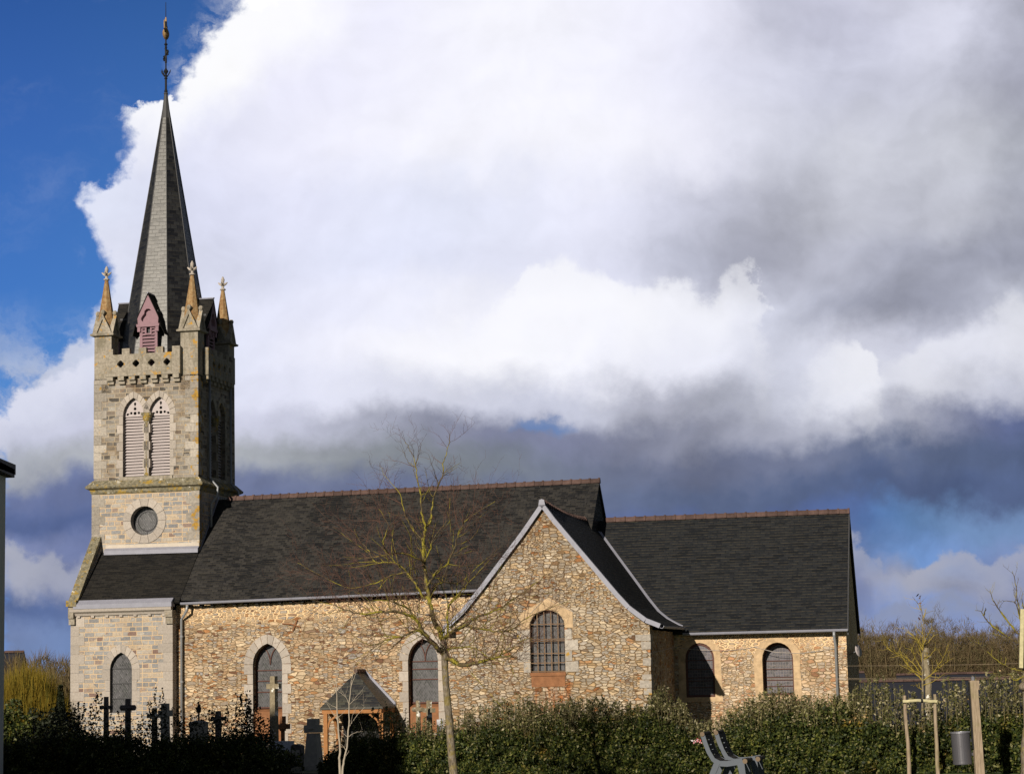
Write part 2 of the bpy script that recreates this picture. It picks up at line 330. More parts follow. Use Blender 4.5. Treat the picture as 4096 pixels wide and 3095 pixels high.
def rubble(name, pal, mortar, sx, sy, edge=.05, warp=.10, seed=0, lime=.0, dirt=.3, top=None, fine=.5, stain=()):
    t = mat(name); uv0 = uvv(t); uv = t.vm('ADD', uv0, (seed, seed * .7, 0))
    uvw = t.vm('ADD', uv, t.vm('SCALE', t.vm('SUBTRACT', t.noise(uv, 3.0, 5, .65, color=True), (.5, .5, .5)), warp))
    def cells(f, off):
        v = t.vm('ADD', t.vm('MULTIPLY', uvw, (sx * f, sy * f, 1)), (off, off, 0))
        a = t.new('ShaderNodeTexVoronoi', feature='F1', voronoi_dimensions='2D'); e = t.new('ShaderNodeTexVoronoi', feature='DISTANCE_TO_EDGE', voronoi_dimensions='2D')
        for n in (a, e): t.put(n.inputs['Vector'], v); n.inputs['Scale'].default_value = 1; n.inputs['Randomness'].default_value = .85
        return a.outputs['Color'], t.m('DIVIDE', e.outputs['Distance'], 1.0)
    c1, e1 = cells(1.0, 0); c2, e2 = cells(1.75, 7.3)
    sel = t.m('GREATER_THAN', t.noise(uv, 1.1, 3, .6), fine)      # patches of small stones among the larger
    cc = t.mix(sel, c1, c2); ed = t.m('ADD', t.m('MULTIPLY', e1, t.m('SUBTRACT', 1.0, sel)), t.m('MULTIPLY', e2, sel))
    sc = t.new('ShaderNodeSeparateColor'); t.put(sc.inputs[0], cc)
    c = t.ramp(sc.outputs[0], pal, 'LINEAR')
    k = t.m('MULTIPLY_ADD', sc.outputs[1], .55, .72)
    g = t.noise(t.vm('MULTIPLY', uv, (1, 1.7, 1)), 13, 6, .72); gg = t.m('MULTIPLY_ADD', t.m('SUBTRACT', g, .5), 1.7, 1.0); k = t.m('MULTIPLY', k, gg)
    c = t.mix(1.0, c, t.xyz(k, k, k), 'MULTIPLY')
    mg = t.m('MULTIPLY_ADD', t.m('SUBTRACT', t.noise(uv, 17, 5, .7), .5), 1.5, .98)
    mg = t.m('MULTIPLY', mg, t.m('MULTIPLY_ADD', t.ss(t.noise(uv, 4, 4, .6), .35, .6), .5, .58))
    mo = t.mix(1.0, (*mortar, 1), t.xyz(mg, mg, mg), 'MULTIPLY')
    wdt = t.m('MULTIPLY_ADD', t.noise(uv, 5, 4, .6), edge * 2.4, -edge * .35)
    if top:                                 # generously pointed strip under the eaves
        sy_ = t.new('ShaderNodeSeparateXYZ'); t.put(sy_.inputs[0], uv0)
        tf = t.ss(t.m('ADD', sy_.outputs[1], t.m('MULTIPLY', t.noise(uv0, 1.5, 4, .6), .6)), top, top + .5)
        wdt = t.m('ADD', wdt, t.m('MULTIPLY', tf, .10)); mo = t.mix(tf, mo, (.86, .62, .37, 1))
    e = t.ss(t.m('SUBTRACT', ed, wdt), -.03, .05)
    c = t.mix(e, mo, c)
    rim = t.m('MULTIPLY', t.ss(t.m('SUBTRACT', ed, wdt), .07, .0), e)     # dark line round each stone, painted as shade in the recessed joints
    c = t.mix(t.m('MULTIPLY', rim, .55), c, (.16, .10, .055, 1))
    hl = t.ss(t.noise(uv, 11, 6, .75), .62, .72); c = t.mix(t.m('MULTIPLY', hl, .6), c, (.80, .72, .60, 1))
    dk = t.ss(t.noise(uv, .5, 5, .6), .42, .72); c = t.mix(t.m('MULTIPLY', dk, dirt), c, t.mix(1.0, c, (.62, .50, .38, 1), 'MULTIPLY'))
    for x0_, x1_, z0_, z1_ in stain:        # rust washed down below iron sills
        s2 = t.new('ShaderNodeSeparateXYZ'); t.put(s2.inputs[0], uv0); X_, Z_ = s2.outputs[0], s2.outputs[1]
        mk = t.m('MULTIPLY', t.m('MULTIPLY', t.ss(X_, x0_ - .05, x0_ + .03), t.m('SUBTRACT', 1.0, t.ss(X_, x1_ - .03, x1_ + .05))), t.m('MULTIPLY', t.ss(Z_, z0_, z1_), t.m('LESS_THAN', Z_, z1_ + .1)))
        st_ = t.ss(t.noise(t.vm('MULTIPLY', uv0, (5, .9, 1)), 1.6, 5, .7), .40, .62)
        c = t.mix(t.m('MULTIPLY', t.m('MULTIPLY', mk, st_), .85), c, t.mix(1.0, c, (.75, .34, .14, 1), 'MULTIPLY'))
    if lime: c = t.mix(t.ss(t.noise(uv, 1.7, 7, .7), lime, lime + .015), c, (.88, .86, .82, 1))
    fin(t, c, .93, t.m('MULTIPLY_ADD', g, .5, e), 1.0, .07, .12)
def ashlar(name, pal, mortar, bw, rh, seed=0, lich=.0, ms=.016, dirt=.25):
    t = mat(name); uv = t.vm('ADD', uvv(t), (seed, 0, 0))
    uvw = t.vm('ADD', uv, t.vm('SCALE', t.vm('SUBTRACT', t.noise(uv, 6, 3, .6, color=True), (.5, .5, .5)), .02))
    def brick(w_, h_, off, sq, sf, vec):
        b = t.new('ShaderNodeTexBrick'); b.offset = off; b.squash = sq; b.squash_frequency = sf; b.offset_frequency = 2
        t.put(b.inputs['Vector'], vec); b.inputs['Color1'].default_value = (0, 0, 0, 1); b.inputs['Color2'].default_value = (1, 1, 1, 1)
        b.inputs['Scale'].default_value = 1; b.inputs['Mortar Size'].default_value = ms; b.inputs['Mortar Smooth'].default_value = .3
        b.inputs['Brick Width'].default_value = w_; b.inputs['Row Height'].default_value = h_; b.inputs['Bias'].default_value = 0; return b
    a = brick(bw, rh, .42, .62, 3, uvw); b2 = brick(bw * .62, rh, .33, 1.5, 2, t.vm('ADD', uvw, (3.3, 0, 0)))
    sel = t.m('GREATER_THAN', t.noise(t.vm('MULTIPLY', uv, (.6, 1.3, 1)), 1.6, 1, .5), .52)
    rnd = t.mix(sel, a.outputs['Color'], b2.outputs['Color']); fc = t.m('MULTIPLY', t.mix(sel, a.outputs['Fac'], b2.outputs['Fac']), 1.0)
    c = t.ramp(rnd, pal, 'LINEAR')
    g = t.noise(uv, 16, 7, .72); k = t.m('MULTIPLY_ADD', t.m('SUBTRACT', g, .5), 1.5, 1.0)
    c = t.mix(1.0, c, t.xyz(k, k, k), 'MULTIPLY'); c = t.mix(fc, c, (*mortar, 1))
    dk = t.ss(t.noise(uv, 1.1, 7, .68), .44, .66); c = t.mix(t.m('MULTIPLY', dk, dirt), c, t.mix(1.0, c, (.60, .48, .34, 1), 'MULTIPLY'))
    c = t.mix(t.m('MULTIPLY', t.ss(t.noise(uv, 2.3, 6, .7), .60, .68), .5), c, (.36, .19, .09, 1))
    if lich:
        ln = t.noise(uv, 2.6, 8, .72); c = t.mix(t.ss(ln, lich, lich + .03), c, (.42, .25, .03, 1))
    fin(t, c, .9, t.m('MULTIPLY_ADD', g, .3, t.m('SUBTRACT', 1.0, fc)), .6, .03, .15)
def slate(name, c, rw, rh, lich=(.09, .08, .06), la=.5, rough=.5, seed=0, tint=.6, line=.6, spec=.2, bmp=.6):
    t = mat(name); uv = t.vm('ADD', uvv(t), (seed, 0, 0))
    uvw = t.vm('ADD', uv, t.vm('SCALE', t.vm('SUBTRACT', t.noise(uv, 1.2, 3, .6, color=True), (.5, .5, .5)), .05))
    b = t.new('ShaderNodeTexBrick'); t.put(b.inputs['Vector'], uvw); b.offset = .5
    b.inputs['Color1'].default_value = (0, 0, 0, 1); b.inputs['Color2'].default_value = (1, 1, 1, 1); b.inputs['Scale'].default_value = 1
    b.inputs['Mortar Size'].default_value = .010; b.inputs['Mortar Smooth'].default_value = .1; b.inputs['Brick Width'].default_value = rw; b.inputs['Row Height'].default_value = rh
    k = t.m('MULTIPLY_ADD', b.outputs['Color'], tint, 1 - tint / 2)
    g = t.noise(uv, 14, 6, .65); k = t.m('MULTIPLY', k, t.m('MULTIPLY_ADD', t.m('SUBTRACT', g, .5), .9, 1.0))
    cc = t.mix(1.0, (*c, 1), t.xyz(k, k, k), 'MULTIPLY')
    # grey-brown lichen bloom collecting unevenly, slate by slate
    big = t.noise(uv, .5, 5, .6); mid = t.noise(t.vm('MULTIPLY', uv, (1, 2.2, 1)), 4, 6, .7)
    lf = t.ss(t.m('ADD', t.m('MULTIPLY', big, .75), t.m('ADD', t.m('MULTIPLY', t.noise(uv, 9, 7, .75), .5), t.m('MULTIPLY', b.outputs['Color'], .30))), .58, .98)
    cc = t.mix(t.m('MULTIPLY', lf, la), cc, (*lich, 1))
    # tail edge of each course
    sy = t.new('ShaderNodeSeparateXYZ'); t.put(sy.inputs[0], uvw)
    fr = t.m('FRACT', t.m('DIVIDE', sy.outputs[1], rh))
    lip = t.m('SUBTRACT', 1.0, t.ss(fr, 0.0, .26)); ln2 = t.m('MULTIPLY', lip, t.ss(mid, .38, .60))
    cc = t.mix(t.m('MULTIPLY', ln2, line), cc, (.15, .125, .08, 1))
    sp2 = t.ss(t.noise(uv, 5.5, 8, .75), .745, .765); cc = t.mix(sp2, cc, (.45, .43, .36, 1))
    h = t.m('ADD', t.m('SUBTRACT', 1.0, fr), t.m('MULTIPLY', b.outputs['Color'], .35))
    fin(t, cc, t.m('ADD', t.m('MULTIPLY_ADD', g, .2, rough - .1), t.m('MULTIPLY', t.m('SUBTRACT', b.outputs['Color'], .5), .16)), h, bmp, .018, spec)

rubble('nave_rubble', [(0, (.32,.14,.06)), (.05, (.42,.22,.10)), (.09, (.46,.32,.20)), (.35, (.54,.40,.26)), (.5, (.42,.34,.26)), (.6, (.33,.31,.30)), (.68, (.50,.40,.28)), (.86, (.60,.47,.32)), (.92, (.24,.13,.08)), (.96, (.17,.09,.06)), (1, (.66,.56,.42))], (.60,.42,.24), 3.2, 9.5, .055, seed=2, lime=.80, dirt=.5, top=3.75, fine=.47)
rubble('transept_rubble', [(0, (.32,.13,.05)), (.05, (.42,.24,.12)), (.09, (.50,.38,.25)), (.3, (.39,.34,.28)), (.5, (.54,.43,.30)), (.65, (.34,.31,.28)), (.8, (.48,.36,.23)), (.91, (.42,.29,.16)), (.96, (.15,.08,.045)), (1, (.62,.53,.41))], (.43,.28,.145), 4.5, 10.8, .06, seed=9, lime=.81, dirt=.45, fine=.53, stain=[(13.95, 15.1, -.9, 1.35)])
rubble('chancel_rubble', [(0, (.48,.24,.12)), (.1, (.56,.40,.26)), (.4, (.62,.48,.33)), (.6, (.44,.37,.30)), (.8, (.66,.52,.38)), (.9, (.36,.18,.10)), (1, (.64,.55,.45))], (.60,.42,.235), 4.1, 9.4, .08, seed=17, dirt=.4, top=2.3)
ashlar('tower_ashlar', [(0, (.08,.072,.065)), (.15, (.18,.165,.15)), (.4, (.30,.275,.245)), (.6, (.24,.20,.16)), (.75, (.37,.345,.31)), (.9, (.15,.115,.09)), (1, (.43,.39,.345))], (.42,.35,.26), .42, .165, 1, .63, dirt=.65)
ashlar('bay_ashlar', [(0, (.20,.20,.21)), (.25, (.29,.285,.285)), (.45, (.43,.39,.34)), (.6, (.26,.26,.27)), (.75, (.45,.37,.28)), (.86, (.35,.31,.28)), (.93, (.20,.13,.11)), (1, (.52,.48,.43))], (.60,.45,.29), .40, .165, 5, .76, dirt=.25)
simple('granite', (.39,.345,.305), .9, .30, 16, island=.30)
t = mat('granite_quoin'); ob = t.new('ShaderNodeTexCoord').outputs['Object']; g = t.noise(ob, 12, 7, .7); ri = t.new('ShaderNodeNewGeometry').outputs['Random Per Island']
k = t.m('MULTIPLY', t.m('MULTIPLY_ADD', t.m('SUBTRACT', g, .5), 1.6, 1.0), t.m('MULTIPLY_ADD', ri, .55, .70)); c = t.mix(1.0, (.35,.315,.275,1), t.xyz(k, k, k), 'MULTIPLY')
s3 = t.new('ShaderNodeSeparateXYZ'); t.put(s3.inputs[0], ob); edge_ = t.m('MULTIPLY', t.ss(s3.outputs[0], -.30, -.02), t.m('LESS_THAN', s3.outputs[0], .5))
c = t.mix(t.ss(t.m('ADD', t.noise(ob, 3, 7, .72), t.m('MULTIPLY', edge_, .10)), .59, .65), c, t.ramp(g, [(.35, (.20,.12,.04)), (.6, (.42,.25,.05))])); fin(t, c, .92, g, .5, .02, .15)
t = mat('weathered_granite'); ob = t.new('ShaderNodeTexCoord').outputs['Object']; g = t.noise(ob, 10, 7, .68); ri = t.new('ShaderNodeNewGeometry').outputs['Random Per Island']
k = t.m('MULTIPLY', t.m('MULTIPLY_ADD', t.m('SUBTRACT', g, .5), 1.8, 1.0), t.m('MULTIPLY_ADD', ri, .35, .82)); c = t.mix(1.0, (.31,.275,.225,1), t.xyz(k, k, k), 'MULTIPLY')
bb = t.new('ShaderNodeTexBrick'); t.put(bb.inputs['Vector'], uvv(t)); bb.inputs['Scale'].default_value = 1; bb.inputs['Brick Width'].default_value = 1.05; bb.inputs['Row Height'].default_value = .41; bb.inputs['Mortar Size'].default_value = .008; bb.inputs['Mortar Smooth'].default_value = .5; c = t.mix(t.m('MULTIPLY', bb.outputs['Fac'], .55), c, (.18,.14,.10,1))
c = t.mix(t.m('MULTIPLY', t.ss(t.noise(t.vm('MULTIPLY', ob, (1, 1, .45)), 2.2, 6, .68), .46, .64), .6), c, (.13,.115,.075,1)); c = t.mix(t.ss(t.noise(ob, 2.8, 8, .74), .585, .615), c, (.44,.25,.05,1)); fin(t, c, .92, g, .5, .02, .15)
t = mat('lichen_stone'); ob = t.new('ShaderNodeTexCoord').outputs['Object']
g = t.noise(ob, 9, 7, .72); c = t.mix(t.ss(t.noise(ob, 3.2, 8, .72), .52, .60), t.ramp(g, [(.35, (.11,.10,.065)), (.65, (.27,.24,.17))]), (.33,.22,.045,1))
c = t.mix(t.ss(t.noise(ob, 5, 8, .7), .6, .64), c, (.55,.52,.44,1)); k = t.m('MULTIPLY_ADD', g, 1.0, .5); c = t.mix(1.0, c, t.xyz(k,k,k), 'MULTIPLY'); fin(t, c, .95, g, .5, .03)
t = mat('spirelet_stone'); ob = t.new('ShaderNodeTexCoord').outputs['Object']
g = t.noise(ob, 9, 6, .65); c = t.mix(t.ss(g, .35, .65), (.24,.13,.055,1), (.36,.25,.13,1)); fin(t, c, .95, g, .5, .03)
slate('nave_slate', (.015,.0155,.018), .24, .120, (.053,.049,.045), .7, .75, 0, .55, .45)
slate('chancel_slate', (.014,.016,.020), .34, .135, (.027,.028,.029), .5, .8, 30, .5, .55, .12)
slate('bay_slate', (.013,.013,.014), .30, .105, (.04,.036,.03), .4, .8, 60, .5, .3, .12)
slate('spire_slate', (.015,.015,.018), .26, .15, (.032,.032,.025), .40, .37, 90, .9, .25, .82, .33)
slate('porch_slate', (.030,.031,.036), .26, .10, (.09,.09,.06), .5, .5, 50)
simple('ridge_tile', (.085,.052,.045), .8, .6, 7, island=.5)
simple('zinc', (.27,.275,.335), .6, .2, 4, .4, .0)
simple('zinc_pipe', (.30,.31,.33), .45, .15, 5, .5, .3)
simple('flashing', (.52,.46,.39), .8, .15, 5)
simple('lead', (.06,.06,.065), .6, .2, 5)
simple('window_iron', (.10,.045,.035), .7, .3, 12)
simple('grille_iron', (.19,.12,.07), .8, .3, 12)
simple('black_iron', (.015,.015,.016), .6, .3, 20)
simple('rust', (.25,.115,.055), .9, .5, 5)
simple('render_patch', (.50,.36,.22), .95, .55, 5, bs=.7, dist=.03)
simple('pink_paint', (.27,.165,.195), .75, .15, 8)
simple('louvre_paint', (.46,.41,.41), .75, .12, 8)
simple('pale_wood', (.46,.36,.25), .85, .3, 10)
simple('brown_timber', (.33,.15,.055), .75, .25, 8)
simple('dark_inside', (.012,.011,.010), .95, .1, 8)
simple('brass', (.55,.36,.18), .45, .1, 8, .5, .6)
t = mat('leaded_glass'); uv = uvv(t)
def lattice(t, uv, a, b):
    sx_ = t.new('ShaderNodeSeparateXYZ'); t.put(sx_.inputs[0], uv); x, y = sx_.outputs[0], sx_.outputs[1]
    p = t.m('ADD', t.m('DIVIDE', x, a), t.m('DIVIDE', y, b)); q = t.m('SUBTRACT', t.m('DIVIDE', x, a), t.m('DIVIDE', y, b))
    f = lambda s_: t.m('ABSOLUTE', t.m('SUBTRACT', t.m('FRACT', s_), .5))
    return t.m('GREATER_THAN', t.m('MAXIMUM', f(p), f(q)), .43), t.m('FLOOR', p), t.m('FLOOR', q)
L_, p_, q_ = lattice(t, uv, .09, .13)
wn = t.new('ShaderNodeTexWhiteNoise', noise_dimensions='2D'); t.put(wn.inputs['Vector'], t.xyz(p_, q_)); r_ = wn.outputs[0]
c = t.ramp(r_, [(0, (.016,.018,.021)), (.5, (.035,.036,.042)), (.8, (.07,.068,.078)), (1, (.022,.03,.026))])
big = t.noise(uv, 1.8, 4, .6); c = t.mix(t.m('MULTIPLY', t.ss(big, .42, .68), .6), c, (.085,.085,.098,1))
c = t.mix(t.m('MULTIPLY', L_, .6), c, (.12,.112,.105,1)); fin(t, c, .35, r_, .2, .01, .4)
t = mat('stained_glass'); uv = uvv(t); vo = t.new('ShaderNodeTexVoronoi', voronoi_dimensions='2D'); t.put(vo.inputs['Vector'], uv); vo.inputs['Scale'].default_value = 9
ve = t.new('ShaderNodeTexVoronoi', feature='DISTANCE_TO_EDGE', voronoi_dimensions='2D'); t.put(ve.inputs['Vector'], uv); ve.inputs['Scale'].default_value = 9
sc = t.new('ShaderNodeSeparateColor'); t.put(sc.inputs[0], vo.outputs['Color'])
c = t.ramp(sc.outputs[0], [(0, (.018,.018,.024)), (.5, (.045,.042,.058)), (1, (.08,.075,.10))])
b = t.new('ShaderNodeTexBrick'); t.put(b.inputs['Vector'], uv); b.offset = 0; b.inputs['Scale'].default_value = 1; b.inputs['Brick Width'].default_value = .09; b.inputs['Row Height'].default_value = .11; b.inputs['Mortar Size'].default_value = .006
c = t.mix(t.m('MULTIPLY', b.outputs['Fac'], .7), c, (.17,.14,.13,1)); c = t.mix(t.ss(ve.outputs['Distance'], .03, .0), c, (.24,.20,.19,1)); fin(t, c, .4, None, spec=.5)
# ------------------------------------------------------------------ church (local axes: x along the nave, y away from the viewer)
church = tag(empty('church', O, -AL), 'stone village church with slate roofs and tall slate spire on its square tower', 'church')
ZG = -2.9
RT = 2.1                                  # ridge line
def arch(x0, x1, z0, zs, za, kind='round', n=9):
    """outline of an arched opening, counter-clockwise from the lower left"""
    xc = (x0 + x1) / 2; h = (x1 - x0) / 2; r = za - zs; pts = [(x0, z0), (x1, z0)]
    for i in range(n + 1):
        a = i / n
        if kind == 'round': pts.append((xc + h * cos(pi * a), zs + r * sin(pi * a)))
        else:
            q = a * 2 if a <= .5 else (1 - a) * 2           # two arcs meeting at the point
            R_ = (h * h + r * r) / (2 * h); th = q * math.asin(min(1, r / R_)); x = h - R_ + R_ * cos(th); z = zs + R_ * sin(th)
            pts.append((xc + (x if a <= .5 else -x), z))
    return pts
def mf_front(t0): return lambda a, z, d: (a, t0 + d, z)
def mf_side(s0): return lambda a, z, d: (s0 - d, a, z)       # wall facing +s, a runs along t
def surround(parent, m3, o, wd, proud=.02, deep=.16, name='window_surround', mat_='granite', jamb=True, seg=1, courses=.34):
    """voussoirs round the arch and toothed jamb stones, each stone its own block"""
    mb = MB(); n = len(o); x0, z0 = o[0]; x1 = o[1][0]; xc = (x0 + x1) / 2; zs = o[2][1]
    ap = o[2:]
    def out(p):
        v = Vector((p[0] - xc, p[1] - zs + .0)); v = v.normalized() if v.length > 0 else Vector((0, 1))
        return (p[0] + v.x * wd, p[1] + v.y * wd)
    for i in range(0, len(ap) - 1):
        p, q = ap[i], ap[i+1]; P, Q = out(p), out(q)
        g = .04
        lp = lambda a, b, f: (a[0] + (b[0] - a[0]) * f, a[1] + (b[1] - a[1]) * f)
        p2, q2, P2, Q2 = lp(p, q, g), lp(q, p, g), lp(P, Q, g), lp(Q, P, g)
        fr = [m3(*p2, -proud), m3(*q2, -proud), m3(*Q2, -proud), m3(*P2, -proud)]
        bk = [m3(*p2, deep), m3(*q2, deep), m3(*Q2, deep), m3(*P2, deep)]
        mb.hexa([Vector(v) for v in fr], [Vector(v) for v in bk])
    if jamb:
        nz = max(1, round((zs - z0) / courses)); dz = (zs - z0) / nz
        for i in range(nz):
            for sgn, xe in ((-1, x0), (1, x1)):
                ww = wd * (1.0 if i % 2 else .62); a, b = sorted((xe, xe + sgn * ww)); za, zb = z0 + i * dz + .008, z0 + (i + 1) * dz - .008
                fr = [m3(a, za, -proud), m3(b, za, -proud), m3(b, zb, -proud), m3(a, zb, -proud)]
                bk = [m3(a, za, deep), m3(b, za, deep), m3(b, zb, deep), m3(a, zb, deep)]
                mb.hexa([Vector(v) for v in fr], [Vector(v) for v in bk])
    return mb.build(name, mat_, parent)
def window(m3, o, back, name='window', glass='leaded_glass', bars=(), vbars=(), bw=.03, bmat='window_iron', frame=.05, yfork=False, label=None):
    root = MB(); root.add([m3(x, z, back) for x, z in o], [tuple(range(len(o)))])
    root.add([m3(x, z, back + .05) for x, z in o], [tuple(range(len(o)))])
    w_ = root.build(name, glass, church)
    if label: w_['label'] = label
    fb = MB(); xc = (o[0][0] + o[1][0]) / 2
    cx_, cz_ = xc, o[2][1]
    n = len(o)
    for i in range(n):
        p, q = o[i], o[(i+1) % n]
        def inn(a):
            v = Vector((a[0] - cx_, a[1] - cz_)); L = v.length; v = v / L if L else v
            return (a[0] - frame * (1 if a[0] > xc else -1) * min(1, abs(a[0] - xc) / .1), a[1] + (frame if a[1] <= o[0][1] + .01 else -frame * max(0, v.y)))
        P, Q = inn(p), inn(q)
        fb.hexa([Vector(m3(*p, back - .04)), Vector(m3(*q, back - .04)), Vector(m3(*Q, back - .04)), Vector(m3(*P, back - .04))],
                [Vector(m3(*p, back - .003)), Vector(m3(*q, back - .003)), Vector(m3(*Q, back - .003)), Vector(m3(*P, back - .003))])
    fb.build('window_frame', bmat, w_)
    bb = MB()
    def xr(z):                              # clip a bar to the opening
        xs = []
        for i in range(n):
            (xa, za), (xb_, zb) = o[i], o[(i+1) % n]
            if (za - z) * (zb - z) < 0: xs.append(xa + (xb_ - xa) * (z - za) / (zb - za))
        return (min(xs), max(xs)) if len(xs) > 1 else None
    def zr(x):
        zs = []
        for i in range(n):
            (xa, za), (xb_, zb) = o[i], o[(i+1) % n]
            if (xa - x) * (xb_ - x) < 0: zs.append(za + (zb - za) * (x - xa) / (xb_ - xa))
        return (min(zs), max(zs)) if len(zs) > 1 else None
    for z in bars:
        r = xr(z)
        if r:
            c8 = [Vector(m3(x, zz, back - dd)) for dd in (.035, .006) for x, zz in ((r[0], z - bw/2), (r[1], z - bw/2), (r[1], z + bw/2), (r[0], z + bw/2))]
            bb.hexa(c8[:4], c8[4:])
    for x in vbars:
        r = zr(x)
        if r:
            c8 = [Vector(m3(xx, zz, back - dd)) for dd in (.045, .004) for xx, zz in ((x - bw/2, r[0]), (x + bw/2, r[0]), (x + bw/2, r[1]), (x - bw/2, r[1]))]
            bb.hexa(c8[:4], c8[4:])
    if bb.v: bb.build('glazing_bars', bmat, w_)
    if yfork:
        zs = o[2][1]; za = max(p[1] for p in o); h = (o[1][0] - o[0][0]) / 2; yb = MB()
        for sg in (-1, 1):
            pts = [Vector(m3(xc + sg * h * (1 - cos(a)) * .62, zs - .02 + (za - zs) * .86 * sin(a), back - .03)) for a in [i * pi / 12 for i in range(6)]]
            yb.tube(pts, .022, 4)
        yb.build('tracery_fork', bmat, w_)
    return w_
def rect(x0, x1, z0, z1): return [(x0, z0), (x1, z0), (x1, z1), (x0, z1)]
def inset_wall_sill(m3, x0, x1, z0, z1, name, m_, proud=.0, back=.06):
    mb = MB(); mb.hexa([Vector(m3(x0, z0, -proud)), Vector(m3(x1, z0, -proud)), Vector(m3(x1, z1, -proud + .0)), Vector(m3(x0, z1, -proud))],
                       [Vector(m3(x0, z0, back)), Vector(m3(x1, z0, back)), Vector(m3(x1, z1 + .03, back)), Vector(m3(x0, z1 + .03, back))])
    return mb.build(name, m_, church)

# ---- tower -----------------------------------------------------------------
TW = 4.1; ZS = 8.76; ZP = 12.95
bel = [arch(-2.95, -2.12, 9.22, 11.5, 12.18, 'pointed', 10), arch(-1.93, -1.10, 9.22, 11.5, 12.18, 'pointed', 10)]
oc = (-2.08, 7.57)
def circ(c, r, n=28, a0=0): return [(c[0] + r * cos(2*pi*i/n + a0), c[1] + r * sin(2*pi*i/n + a0)) for i in range(n)]
mb = MB()
mf = mf_front(0); me_ = mf_side(0)
mb.wall([(-TW, ZS), (0, ZS), (0, ZP), (-TW, ZP)], bel, mf, .45)
eb = [[(x + TW, z) for x, z in o] for o in bel]
eb = [arch(.95 + .17, 1.78 + .17, 9.22, 11.5, 12.18, 'pointed', 10), arch(1.97 + .17, 2.80 + .17, 9.22, 11.5, 12.18, 'pointed', 10)]
mb.wall([(.45, ZS), (TW, ZS), (TW, ZP), (.45, ZP)], eb, me_, .45)
mb.box(-.45, 0, .0 + .002, .449, ZS, ZP)
mb.box(-TW, -TW + .45, .452, TW, ZS, ZP); mb.box(-TW + .452, -.452, TW - .45, TW, ZS, ZP)
mb.build('tower_wall', 'tower_ashlar', church)
mb = MB(); e = .05
mf2 = mf_front(-e)
mb.wall([(-TW - e, 4.4), (e, 4.4), (e, ZS), (-TW - e, ZS)], [circ(oc, .56)], mf2, .5)
mb.box(-TW - e, e, .455, TW + e, 3.0, ZS)
mb.build('tower_base_wall', 'bay_ashlar', church)
# toothed granite quoins
for lo, hi, xl, xr_, yf in ((4.5, ZS, -TW - e, e, -e), (9.2, 12.9, -TW, 0, 0)):
    z = lo; i = 0; QA = MB(); QB = MB()
    while z < hi - .12:
        h = .30 + .05 * random.random(); h = min(h, hi - z); wl = .50 if i % 2 else .30; p = .012
        QA.box(xl - p, xl + wl, yf - p, yf + .3, z + .006, z + h - .006)
        QB.box(xr_ - wl, xr_ + p, yf - p, yf + (.30 if i % 2 else .5), z + .006, z + h - .006)
        z += h; i += 1
    QA.build('corner_quoins', 'granite_quoin', church); QB.build('corner_quoins', 'granite_quoin', church)

# string course with sloping top
def band(x0, x1, y0, y1, prof):           # prof: list of (outset, z), all four sides
    mb = MB(); n = len(prof)
    for p, z in prof:
        mb.v += [(x0 - p, y0 - p, z), (x1 + p, y0 - p, z), (x1 + p, y1 + p, z), (x0 - p, y1 + p, z)]
    for i in range(n - 1):
        for k in range(4): mb.f.append((4*i+k, 4*i+(k+1) % 4, 4*i+4+(k+1) % 4, 4*i+4+k))
    mb.f.append((3, 2, 1, 0)); mb.f.append(tuple(4*(n-1)+k for k in range(4)))
    return mb
band(-TW, 0, 0, TW, [(.06, 8.60), (.10, 8.66), (.12, 8.76), (.24, 8.82), (.26, 8.88), (.03, 9.12)]).build('string_course', 'lichen_stone', church)
